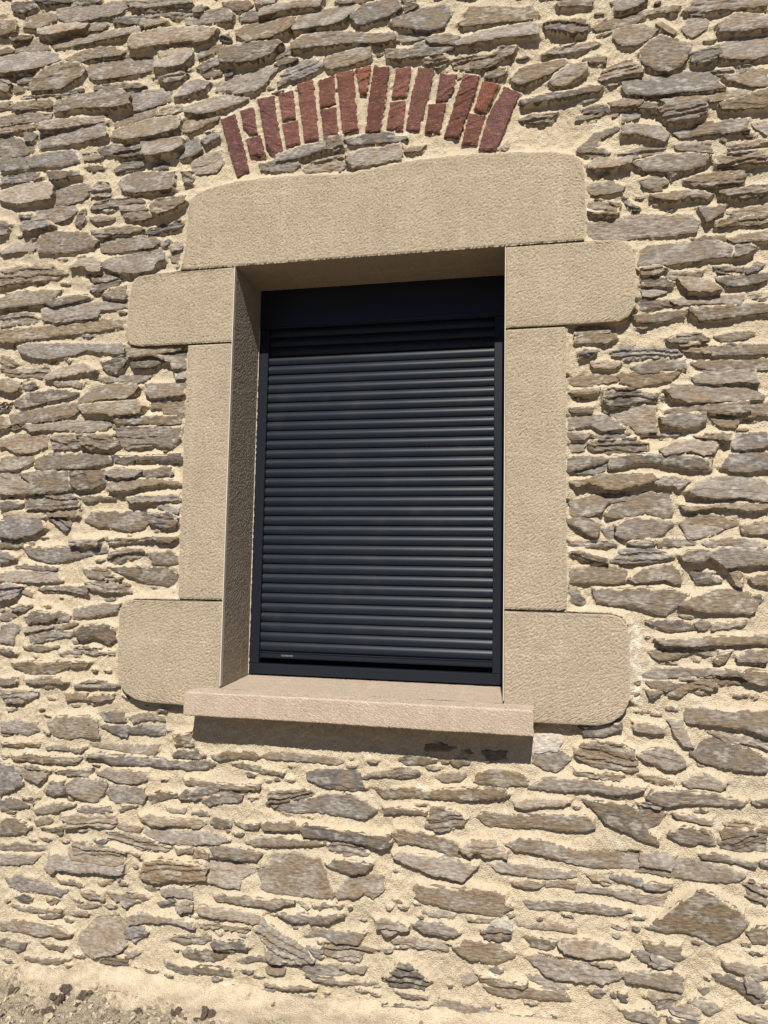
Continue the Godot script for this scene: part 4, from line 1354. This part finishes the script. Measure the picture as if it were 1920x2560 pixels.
# ---------------------------------------------------------------- window surround
func pl(a: Array) -> PackedVector2Array:
	var p := PackedVector2Array()
	for i in range(0, a.size(), 2):
		p.push_back(Vector2(a[i], a[i + 1]))
	return p

func surround_outlines() -> Array:
	return [
		pl([-0.226, 1.547, -0.213, 1.60, -0.203, 1.66, -0.201, 1.80, -0.192, 1.828, -0.158, 1.853, -0.08, 1.870, 0.01, 1.880, 0.14, 1.880, 0.267, 1.877, 0.37, 1.868, 0.444, 1.867, 0.54, 1.878, 0.65, 1.890, 0.75, 1.894, 0.851, 1.893, 1.0, 1.885, 1.171, 1.871, 1.225, 1.855, 1.253, 1.83, 1.266, 1.788, 1.270, 1.673, 1.267, 1.547]),
		pl([-0.004, 1.543, -0.30, 1.541, -0.395, 1.535, -0.419, 1.523, -0.428, 1.49, -0.435, 1.44, -0.440, 1.319, -0.436, 1.285, -0.420, 1.265, -0.382, 1.257, -0.004, 1.257]),
		pl([-0.004, 1.252, -0.180, 1.252, -0.181, 0.80, -0.179, 0.32, -0.176, 0.303, -0.004, 0.303]),
		pl([-0.004, 0.298, -0.353, 0.296, -0.390, 0.288, -0.408, 0.268, -0.414, 0.235, -0.413, 0.03, -0.403, -0.015, -0.375, -0.047, -0.335, -0.067, -0.29, -0.076, -0.06, -0.080, -0.004, -0.080]),
		pl([1.004, 1.543, 1.37, 1.540, 1.405, 1.527, 1.424, 1.50, 1.430, 1.46, 1.430, 1.35, 1.424, 1.305, 1.405, 1.272, 1.375, 1.257, 1.004, 1.255]),
		pl([1.004, 1.250, 1.200, 1.250, 1.206, 1.24, 1.203, 0.94, 1.206, 0.325, 1.200, 0.302, 1.188, 0.297, 1.004, 0.297]),
		pl([1.004, 0.292, 1.345, 0.289, 1.380, 0.278, 1.397, 0.25, 1.401, 0.20, 1.402, 0.06, 1.397, 0.01, 1.378, -0.028, 1.345, -0.055, 1.30, -0.067, 1.10, -0.070, 1.004, -0.070])]

func span(poly: PackedVector2Array, t: float, cols: bool) -> Vector2:
	var lo := 1e9
	var hi := -1e9
	var n := poly.size()
	for i in n:
		var a := poly[i]
		var b := poly[(i + 1) % n]
		var ta := a.x if cols else a.y
		var tb := b.x if cols else b.y
		if (ta - t) * (tb - t) > 0.0 or ta == tb:
			continue
		var f := (t - ta) / (tb - ta)
		var v := lerpf(a.y if cols else a.x, b.y if cols else b.x, f)
		lo = minf(lo, v)
		hi = maxf(hi, v)
	return Vector2(lo, hi)

# pitted, hammered face
func pitted(x: float, y: float) -> float:
	var a := n_pit.get_noise_2d(x, y * 1.1)
	var b := n_pit2.get_noise_2d(x, y)
	return -0.0042 * smoothstep(0.20, 0.52, a) - 0.0014 * smoothstep(0.2, 0.65, b) + 0.0004 * n_mid.get_noise_2d(x, y)

func block_mesh(poly: PackedVector2Array, cols: bool, cell: float, zback: float, arris: float) -> ArrayMesh:
	var lo := poly[0]
	var hi := poly[0]
	for p in poly:
		lo = lo.min(p)
		hi = hi.max(p)
	var t0 := (lo.x if cols else lo.y) + 0.0004
	var t1 := (hi.x if cols else hi.y) - 0.0004
	var w0 := (hi.y - lo.y) if cols else (hi.x - lo.x)
	var nt := int((t1 - t0) / cell) + 1
	var nw := int(w0 / cell) + 1
	var V := PackedVector3Array()
	var K := PackedColorArray()
	var I := PackedInt32Array()
	for j in nt + 1:
		var t := lerpf(t0, t1, float(j) / nt)
		var s := span(poly, t, cols)
		for i in nw + 1:
			var u := lerpf(s.x, s.y, float(i) / nw)
			var p := Vector2(t, u) if cols else Vector2(u, t)
			var d := 0.0 if (i == 0 or i == nw or j == 0 or j == nt) else edge_dist(p, poly)
			var r := clampf(1.0 - d / arris, 0.0, 1.0)
			var z := -arris * 0.75 * (1.0 - sqrt(maxf(0.0, 1.0 - r * r))) + pitted(p.x, p.y) * clampf(d / 0.008, 0.15, 1.0)
			V.push_back(Vector3(p.x, p.y, z))
			var l := n_low.get_noise_2d(p.x * 1.4, p.y * 1.4 + 3.0)
			var m := n_mid.get_noise_2d(p.x * 0.7, p.y * 0.7)
			var c := SURROUND * (0.97 + 0.06 * fposmod(poly[0].y * 7.3 + poly[0].x * 3.1, 1.0)) * (1.0 + 0.05 * l + 0.045 * m + 0.05 * n_fine.get_noise_2d(p.x, p.y))
			c.a = 1.0
			K.push_back(c)
	var row := nw + 1
	for j in nt:
		for i in nw:
			var a := j * row + i
			var b := a + row
			if cols:
				I.append_array(PackedInt32Array([a, a + 1, b + 1, a, b + 1, b]))
			else:
				I.append_array(PackedInt32Array([a, b, b + 1, a, b + 1, a + 1]))
	# rim back into the wall
	var loop := []
	for i in nw + 1:
		loop.push_back(i)
	for j in range(1, nt + 1):
		loop.push_back(j * row + nw)
	for i in range(nw - 1, -1, -1):
		loop.push_back(nt * row + i)
	for j in range(nt - 1, 0, -1):
		loop.push_back(j * row)
	var base := V.size()
	for q in loop:
		V.push_back(V[q])
		K.push_back(K[q])
		V.push_back(Vector3(V[q].x, V[q].y, zback))
		K.push_back(K[q])
	var n := loop.size()
	for k in n:
		var a := base + k * 2
		var b := base + ((k + 1) % n) * 2
		if cols:
			I.append_array(PackedInt32Array([a, b, b + 1, a, b + 1, a + 1]))
		else:
			I.append_array(PackedInt32Array([a, b + 1, b, a, a + 1, b + 1]))
	var st := SurfaceTool.new()
	var arr := []
	arr.resize(Mesh.ARRAY_MAX)
	arr[Mesh.ARRAY_VERTEX] = V
	arr[Mesh.ARRAY_COLOR] = K
	arr[Mesh.ARRAY_INDEX] = I
	var am := ArrayMesh.new()
	am.add_surface_from_arrays(Mesh.PRIMITIVE_TRIANGLES, arr)
	st.create_from(am, 0)
	st.generate_normals()
	return st.commit()

# a face of the recess, a grid in two directions with its relief along the third
func relief_slab(o: Vector3, u: Vector3, w: Vector3, nrm: Vector3, cell: float, amp: float, col: Color, back: float) -> ArrayMesh:
	var nu := int(u.length() / cell) + 1
	var nw := int(w.length() / cell) + 1
	var st := SurfaceTool.new()
	st.begin(Mesh.PRIMITIVE_TRIANGLES)
	var flip := u.cross(w).dot(nrm) > 0.0
	for j in nw + 1:
		for i in nu + 1:
			var p := o + u * (float(i) / nu) + w * (float(j) / nw)
			var a := u.length() * i / nu + o.x + o.z
			var b := w.length() * j / nw + o.y
			var inner := 0.0 if (i == 0 or i == nu or j == 0 or j == nw) else 1.0
			st.set_color(Color(col.r, col.g, col.b) * (1.0 + 0.05 * n_mid.get_noise_2d(a, b)))
			st.add_vertex(p + nrm * (amp * inner * pitted(a + 3.0, b)))
	for j in nw:
		for i in nu:
			var a := j * (nu + 1) + i
			var q := [a, a + 1, a + nu + 2, a, a + nu + 2, a + nu + 1]
			if flip:
				q = [a, a + nu + 2, a + 1, a, a + nu + 1, a + nu + 2]
			for k in q:
				st.add_index(k)
	st.generate_normals()
	var am := st.commit()
	# body behind the face
	fresh()
	var c := [o, o + u, o + u + w, o + w]
	for k in 4:
		var a: Vector3 = c[k]
		var b: Vector3 = c[(k + 1) % 4]
		quad(a, b, b - nrm * back, a - nrm * back, (a + b) * 0.5 - (o + u * 0.5 + w * 0.5), col)
	quad(c[0] - nrm * back, c[1] - nrm * back, c[2] - nrm * back, c[3] - nrm * back, -nrm, col)
	var st2 := SurfaceTool.new()
	st2.begin(Mesh.PRIMITIVE_TRIANGLES)
	st2.append_from(am, 0, Transform3D())
	st2.append_from(commit(), 0, Transform3D())
	return st2.commit()

func build_surround() -> void:
	var t := thing("window_surround", "beige rough rendered window surround with stepped jamb blocks and a long lintel", "window surround")
	var cell := 0.0032
	part("lintel", block_mesh(BLOCKS[0], true, cell, -0.10, 0.009), M.surround, t)
	for k in range(1, 7):
		part("jamb_block", block_mesh(BLOCKS[k], false, cell, -0.10, 0.008), M.surround, t)
	# recess: both cheeks and the soffit
	part("reveal", relief_slab(Vector3(0, -0.02, -0.0015), Vector3(0, 0, -0.33), Vector3(0, 1.565, 0), Vector3(1, 0, 0), 0.0036, 0.3, SURROUND, 0.075), M.surround, t)
	part("reveal", relief_slab(Vector3(1.0, -0.02, -0.0015), Vector3(0, 0, -0.33), Vector3(0, 1.565, 0), Vector3(-1, 0, 0), 0.0036, 0.3, SURROUND, 0.075), M.surround, t)
	part("soffit", relief_slab(Vector3(-0.02, 1.5445, -0.002), Vector3(1.04, 0, 0), Vector3(0, 0, -0.33), Vector3(0, -1, 0), 0.006, 0.35, SURROUND, 0.16), M.surround, t)
	for x in [0.0, 1.0]:
		fresh()
		var s := -1.0 if x == 0.0 else 1.0
		chamfer_box(Vector3(minf(x, x + s * 0.003), -0.004, -0.02), Vector3(maxf(x, x + s * 0.003), 1.5425, -0.0006), 0.0008)
		part("corner_bead", commit(), M.bead, t)
	# sealant between the cheek and the shutter rail: a ragged thin bead
	fresh()
	var y := 0.012
	while y < 1.38:
		var w := 0.0022 + 0.0016 * n_fine.get_noise_2d(3.0, y)
		chamfer_box(Vector3(0.0001, y, -0.262), Vector3(maxf(w, 0.0007), y + 0.0118, -0.256 + 0.001 * n_fine.get_noise_2d(8.0, y)), 0.0003)
		y += 0.012
	part("sealant_bead", commit(), M.bead, t)

func build_sill() -> void:
	var t := thing("window_sill", "pale pinkish cast stone sill with a rough front edge jutting below the shutter", "window sill")
	# cross-section from the window outwards, swept along x
	var cast_stone := Color(0.500, 0.418, 0.335)
	var st := SurfaceTool.new()
	st.begin(Mesh.PRIMITIVE_TRIANGLES)
	var prof := []                                  # z, y, roughness, colour
	for k in 40:
		var f := k / 39.0
		prof.push_back([lerpf(-0.002, 0.074, f), lerpf(-0.0115, -0.0155, f), 0.25, cast_stone])
	for k in range(1, 5):
		var a := PI * 0.5 * k / 4.0
		prof.push_back([0.074 + 0.006 * sin(a), -0.0215 + 0.006 * cos(a), 0.6, cast_stone])
	for k in range(1, 20):
		var f := k / 19.0
		prof.push_back([0.080 - 0.002 * f, lerpf(-0.0215, -0.092, f), 0.5, cast_stone])
	for k in range(1, 4):
		var a := PI * 0.5 * k / 3.0
		prof.push_back([0.073 + 0.005 * cos(a), -0.092 - 0.005 * sin(a), 0.5, cast_stone])
	for k in range(1, 12):
		prof.push_back([lerpf(0.073, -0.06, k / 11.0), -0.097, 0.4, cast_stone])
	var nx := 300
	var np := prof.size()
	for i in nx + 1:
		var x := lerpf(-0.101, 1.101, float(i) / nx)
		var ed := clampf(1.0 - minf(x + 0.101, 1.101 - x) / 0.008, 0.0, 1.0)
		for k in np:
			var q: Array = prof[k]
			var amp: float = q[2]
			var arc := k * 0.0038
			var r := amp * pitted(x, arc + 5.0)
			var y: float = q[1]
			var z: float = q[0]
			if k > 40 and k < 64:
				z += r - 0.004 * ed * ed
			else:
				y += r - (0.004 * ed * ed if k < 41 else 0.0)
			y += 0.0015 * n_low.get_noise_2d(x * 1.5, 2.0)
			var col: Color = q[3]
			col = col * (1.0 + 0.06 * n_mid.get_noise_2d(x * 0.6, arc * 0.6) + 0.04 * n_fine.get_noise_2d(x, arc))
			col.a = 1.0
			st.set_color(col)
			st.add_vertex(Vector3(x, y, z))
	for i in nx:
		for k in np - 1:
			var a := i * np + k
			for q in [a, a + np, a + np + 1, a, a + np + 1, a + 1]:
				st.add_index(q)
	st.generate_normals()
	var nose := st.commit()
	fresh()
	for s in [[-0.101, Vector3(-1, 0, 0), 0], [1.101, Vector3(1, 0, 0), nx]]:
		var mid := Vector3(s[0], -0.05, 0.02)
		for k in np:
			var a := nose_pt(prof, k, s[0])
			var b := nose_pt(prof, (k + 1) % np, s[0])
			tri(a, b, mid, s[1], cast_stone)
	var ends := commit()
	var st2 := SurfaceTool.new()
	st2.begin(Mesh.PRIMITIVE_TRIANGLES)
	st2.append_from(nose, 0, Transform3D())
	st2.append_from(ends, 0, Transform3D())
	part("sill_nose", st2.commit(), M.surround, t)
	part("sill_top", relief_slab(Vector3(0.0005, 0.010, -0.32), Vector3(0.999, 0, 0), Vector3(0, -0.0215, 0.3185), Vector3(0, 1, 0.067).normalized(), 0.007, 0.25, cast_stone, 0.06), M.surround, t)

func nose_pt(prof: Array, k: int, x: float) -> Vector3:
	var q: Array = prof[k]
	var dz := -0.004 if (k > 40 and k < 64) else 0.0
	var dy := -0.004 if k < 41 else 0.0
	return Vector3(x, q[1] + dy + 0.0015 * n_low.get_noise_2d(x * 1.5, 2.0), q[0] + dz)

# ---------------------------------------------------------------- roller shutter
func build_shutter() -> void:
	var t := thing("roller_shutter", "closed anthracite aluminium roller shutter with box, guide rails and horizontal slats", "roller shutter")
	fresh()
	chamfer_box(Vector3(0.003, 1.394, -0.315), Vector3(0.997, 1.5495, -0.259), 0.0025)
	chamfer_box(Vector3(0.004, 1.3865, -0.30), Vector3(0.996, 1.3938, -0.2625), 0.001)
	part("shutter_box", commit(), M.alu_flat, t)
	for r in [[0.003, 0.0405], [0.9445, 0.997]]:
		fresh()
		chamfer_box(Vector3(r[0], 0.052, -0.315), Vector3(r[1], 1.386, -0.261), 0.002)
		part("guide_rail", commit(), M.alu_flat, t)
	# slat: curved face with a hooked joint, swept along x
	fresh()
	var pr := []
	pr.push_back(Vector2(0.0000, -0.0105))
	pr.push_back(Vector2(0.0006, -0.0080))
	for k in 13:
		var f := k / 12.0
		pr.push_back(Vector2(0.0012 + 0.0353 * f, -0.0095 + 0.0095 * pow(sin(PI * clampf(f * 0.86 + 0.11, 0, 1)), 0.8)))
	pr.push_back(Vector2(0.0374, -0.0100))
	pr.push_back(Vector2(0.0379, -0.0130))
	for k in pr.size() - 1:
		var a: Vector2 = pr[k]
		var b: Vector2 = pr[k + 1]
		var na := (pr[mini(k + 1, pr.size() - 1)] - pr[maxi(k - 1, 0)] as Vector2).orthogonal()
		var nb := (pr[mini(k + 2, pr.size() - 1)] - pr[k] as Vector2).orthogonal()
		if na.y < 0.0:
			na = -na
		if nb.y < 0.0:
			nb = -nb
		var va := Vector3(0, na.x, na.y).normalized()
		var vb := Vector3(0, nb.x, nb.y).normalized()
		var p := [Vector3(0.036, a.x, a.y), Vector3(0.949, a.x, a.y), Vector3(0.949, b.x, b.y), Vector3(0.036, b.x, b.y)]
		var nn := [va, va, vb, vb]
		for q in [0, 3, 2, 0, 2, 1]:
			pv.push_back(p[q])
			pn.push_back(nn[q])
			pc.push_back(Color.WHITE)
	var slat := commit()
	for k in 34:
		var o := part("slat", slat, M.alu, t)
		o.position = Vector3(0, 0.0985 + 0.038 * k, -0.2745 + rng.randf_range(-0.0004, 0.0004))
		o.rotation.x = rng.randf_range(-0.012, 0.012)
	fresh()
	chamfer_box(Vector3(0.037, 0.0755, -0.292), Vector3(0.948, 0.0965, -0.2735), 0.0012)
	chamfer_box(Vector3(0.0375, 0.0935, -0.29), Vector3(0.9475, 0.0975, -0.2708), 0.0008)
	chamfer_box(Vector3(0.0375, 0.0735, -0.29), Vector3(0.9475, 0.0752, -0.2722), 0.0006)
	var bar := part("bottom_bar", commit(), M.alu_flat, t)
	var tm := TextMesh.new()
	var f := SystemFont.new()
	f.font_names = PackedStringArray(["Droid Sans"])
	f.font_weight = 700
	tm.font = f
	tm.text = "BUBENDORFF"
	tm.font_size = 32
	tm.pixel_size = 0.0002
	tm.depth = 0.0004
	var lettering := part("lettering", tm, M.print, bar)
	var ab := tm.get_aabb()
	var k := 0.048 / maxf(ab.size.x, 0.001)
	lettering.scale = Vector3(k, k * 1.1, 1)
	lettering.position = Vector3(0.153 - ab.get_center().x * k, 0.0845 - ab.get_center().y * k * 1.1, -0.2730)
	fresh()
	chamfer_box(Vector3(0.003, 0.013, -0.315), Vector3(0.997, 0.0515, -0.2575), 0.002)
	part("bottom_rail", commit(), M.alu_flat, t)
	fresh()
	chamfer_box(Vector3(-0.06, -0.10, -0.36), Vector3(1.06, 1.68, -0.335), 0.002)
	part("inner_panel", commit(), M.black, t)

# ---------------------------------------------------------------- ground
func ground_y(x: float, z: float) -> float:
	var xx := clampf(x, -4.0, 4.0)
	var y := -1.090 + 0.03 * (xx + 0.85)
	y += 0.045 * exp(-maxf(z + 0.03, 0.0) / 0.045) * (0.8 + 0.5 * n_low.get_noise_2d(x * 0.8, 9.0))
	y += 0.012 * n_low.get_noise_2d(x, z) + 0.006 * n_mid.get_noise_2d(x * 0.6, z * 0.6)
	return y

func spread(a: float, b: float, c: float, d: float, cell: float) -> PackedFloat32Array:
	var o := PackedFloat32Array()
	for k in 12:
		o.push_back(lerpf(a, b, 1.0 - pow(1.0 - k / 12.0, 2.0)))
	var n := int((c - b) / cell)
	for k in n:
		o.push_back(lerpf(b, c, float(k) / n))
	for k in 13:
		o.push_back(lerpf(c, d, pow(k / 12.0, 2.0)))
	return o

func soil(x: float, z: float) -> float:              # 0 on spilled sand at the wall foot, 1 on stony soil
	var edge := 0.075 + 0.05 * n_low.get_noise_2d(x * 1.3, 4.0) + 0.10 * clampf(x + 0.45, 0.0, 1.2) - 0.05 * smoothstep(-0.5, -0.85, x)
	return 1.0 if z - edge + 0.035 * n_mid.get_noise_2d(x * 0.8, z * 0.8) + 0.04 * n_fine.get_noise_2d(x, z) + 0.02 * n_grain.get_noise_2d(x, z) > 0.0 else 0.0   # ragged edge of the spill

func build_ground() -> void:
	var xs := spread(-60.0, -1.5, 1.0, 60.0, 0.0085)
	var zs := spread(-0.5, -0.09, 0.75, 60.0, 0.0085)
	var st := SurfaceTool.new()
	st.begin(Mesh.PRIMITIVE_TRIANGLES)
	var nx := xs.size()
	for z in zs:
		for x in xs:
			var s := soil(x, z)
			var near := smoothstep(3.0, 1.0, absf(x)) * smoothstep(3.0, 1.0, z)
			var y := ground_y(x, z) + near * (0.0025 + 0.004 * s) * n_fine.get_noise_2d(x, z) + near * (0.001 + 0.003 * s) * n_grain.get_noise_2d(x * 0.7, z * 0.7)
			var c := Color(0.60, 0.515, 0.385).lerp(Color(0.38, 0.325, 0.242), s)
			c = c * (1.0 + 0.10 * n_mid.get_noise_2d(x, z) + 0.10 * n_fine.get_noise_2d(x, z))
			c.a = 1.0
			st.set_color(c)
			st.add_vertex(Vector3(x, y, z))
	for j in zs.size() - 1:
		for i in nx - 1:
			var a := j * nx + i
			for q in [a, a + nx + 1, a + nx, a, a + 1, a + nx + 1]:
				st.add_index(q)
	st.generate_normals()
	var o := part("ground", st.commit(), M.ground, self)
	o.set_meta("kind", "structure")
	o.set_meta("label", "sandy stony ground along the foot of the wall")

func lump(r: Vector3, seed_: float, rough: float, col: Color, segs := 9, rings := 6) -> ArrayMesh:
	fresh()
	var g := []
	for j in rings + 1:
		var row := []
		for i in segs:
			var a := TAU * i / segs
			var b := PI * j / rings
			var d := Vector3(sin(b) * cos(a), cos(b), sin(b) * sin(a))
			var k := 1.0 + rough * n_low.get_noise_3d(d.x * 0.55 + seed_, d.y * 0.55, d.z * 0.55) + rough * 0.6 * n_mid.get_noise_3d(d.x * 0.2 + seed_, d.y * 0.2, d.z * 0.2)
			row.push_back(d * k * r)
		g.push_back(row)
	for j in rings:
		for i in segs:
			var i2 := (i + 1) % segs
			var a: Vector3 = g[j][i]
			var b: Vector3 = g[j][i2]
			var c: Vector3 = g[j + 1][i2]
			var d: Vector3 = g[j + 1][i]
			var m := (a + b + c + d)
			if j > 0:
				tri(a, b, c, m, col)
			if j < rings - 1:
				tri(a, c, d, m, col)
	return commit()

func build_debris() -> void:
	# dark crumbs of garden soil: place, size
	var clods := [[-0.694, 0.098, 0.041], [-0.503, 0.076, 0.050], [-0.427, 0.088, 0.060], [-0.508, 0.127, 0.062], [-0.579, 0.159, 0.028], [-0.495, 0.183, 0.044], [-0.416, 0.138, 0.030], [-0.197, 0.127, 0.038], [-0.069, 0.098, 0.043], [-0.166, 0.180, 0.028], [-0.637, 0.107, 0.021], [-0.538, 0.184, 0.025], [-0.663, 0.154, 0.018], [-0.029, 0.118, 0.019], [0.044, 0.100, 0.060], [0.009, 0.121, 0.028]]
	for c in clods:
		var s: float = c[2] * 0.88
		var p := Vector3(c[0], ground_y(c[0], c[1]) - s * 0.05, c[1])
		var big := s > 0.050
		var label := "large crumbly clump of dark soil lying on the sandy ground" if big else "small dark soil crumb lying on the stony ground by the wall"
		var t := thing("soil_clod", label, "soil clod", p, "large dark soil clumps" if big else "small dark soil crumbs")
		var st := SurfaceTool.new()
		st.begin(Mesh.PRIMITIVE_TRIANGLES)
		var m := 9 if s > 0.035 else 5
		for k in m:
			var r := s * rng.randf_range(0.14, 0.28)
			var off := Vector3(rng.randf_range(-0.38, 0.38), rng.randf_range(0.02, 0.28), rng.randf_range(-0.3, 0.3)) * s
			st.append_from(lump(Vector3(r, r * 0.8, r), rng.randf_range(0, 90), 0.55, Color.WHITE, 8, 6), 0, Transform3D(Basis(), off))
		part("crumb", st.commit(), M.clod, t)
	# a few larger pebbles
	for c in [[-0.475, 0.205, 0.026, 0.34], [-0.115, 0.205, 0.030, 0.40], [-0.66, 0.235, 0.045, 0.28], [-0.60, 0.055, 0.014, 0.3], [-0.25, 0.21, 0.016, 0.36], [-0.55, 0.24, 0.018, 0.38]]:
		var s: float = c[2]
		var a: float = c[3]
		var t := thing("pebble", "pale rounded pebble half sunk in the stony soil", "pebble", Vector3(c[0], ground_y(c[0], c[1]), c[1]), "pale pebbles on the ground")
		part("body", lump(Vector3(s * 0.6, s * 0.45, s * 0.5), rng.randf_range(0, 90), 0.5, Color(a, a * 0.85, a * 0.64), 12, 8), M.pebble, t)
	# straw
	for c in [[-0.335, 0.052, 0.05, 0.1], [-0.29, 0.056, 0.03, -0.5]]:
		fresh()
		var L: float = c[2]
		var r := 0.0011
		for k in 5:
			var a := TAU * k / 5.0
			var b := TAU * (k + 1) / 5.0
			quad(Vector3(-L * 0.5, r * sin(a), r * cos(a)), Vector3(L * 0.5, r * sin(a), r * cos(a)), Vector3(L * 0.5, r * sin(b), r * cos(b)), Vector3(-L * 0.5, r * sin(b), r * cos(b)), Vector3(0, sin((a + b) * 0.5), cos((a + b) * 0.5)), Color.WHITE)
		var o := part("straw", commit(), M.twig, self)
		o.name = numbered("straw")
		o.position = Vector3(c[0], ground_y(c[0], c[1]) + 0.004, c[1])
		o.rotation = Vector3(0, c[3], 0.05)
		o.set_meta("label", "thin dry straw lying on the pale sand by the wall")
		o.set_meta("category", "straw")
		o.set_meta("group", "straws on the sand")
	# gravel
	var variants := []
	for k in 4:
		variants.push_back(lump(Vector3(1, 0.7, 0.85), 10.0 + k * 17.0, 0.9, Color.WHITE, 7, 5))
	var gravel := Node3D.new()
	gravel.name = "gravel"
	add_child(gravel)
	gravel.set_meta("kind", "stuff")
	gravel.set_meta("label", "fine stony gravel strewn over the soil at the wall foot")
	gravel.set_meta("category", "gravel")
	for v in 4:
		var xf := []
		var cs := []
		for k in 2600:
			var x := rng.randf_range(-1.45, 0.9)
			var z := rng.randf_range(-0.02, 0.72)
			var s := soil(x, z)
			if rng.randf() > 0.05 + 0.95 * s:
				continue
			var r := 0.0014 + 0.0085 * pow(rng.randf(), 3.5)
			xf.push_back(Transform3D(Basis.from_euler(Vector3(rng.randf_range(-0.5, 0.5), rng.randf() * TAU, rng.randf_range(-0.5, 0.5))).scaled(Vector3.ONE * r), Vector3(x, ground_y(x, z) + r * 0.2, z)))
			var a := rng.randf_range(0.14, 0.44)
			cs.push_back(Color(a, a * rng.randf_range(0.80, 0.88), a * rng.randf_range(0.58, 0.70)))
		var mm := MultiMesh.new()
		mm.transform_format = MultiMesh.TRANSFORM_3D
		mm.use_colors = true
		mm.mesh = variants[v]
		mm.instance_count = xf.size()
		for k in xf.size():
			mm.set_instance_transform(k, xf[k])
			mm.set_instance_color(k, cs[k])
		var mi := MultiMeshInstance3D.new()
		mi.name = "grains"
		mi.multimesh = mm
		mi.material_override = M.pebble
		gravel.add_child(mi, true)
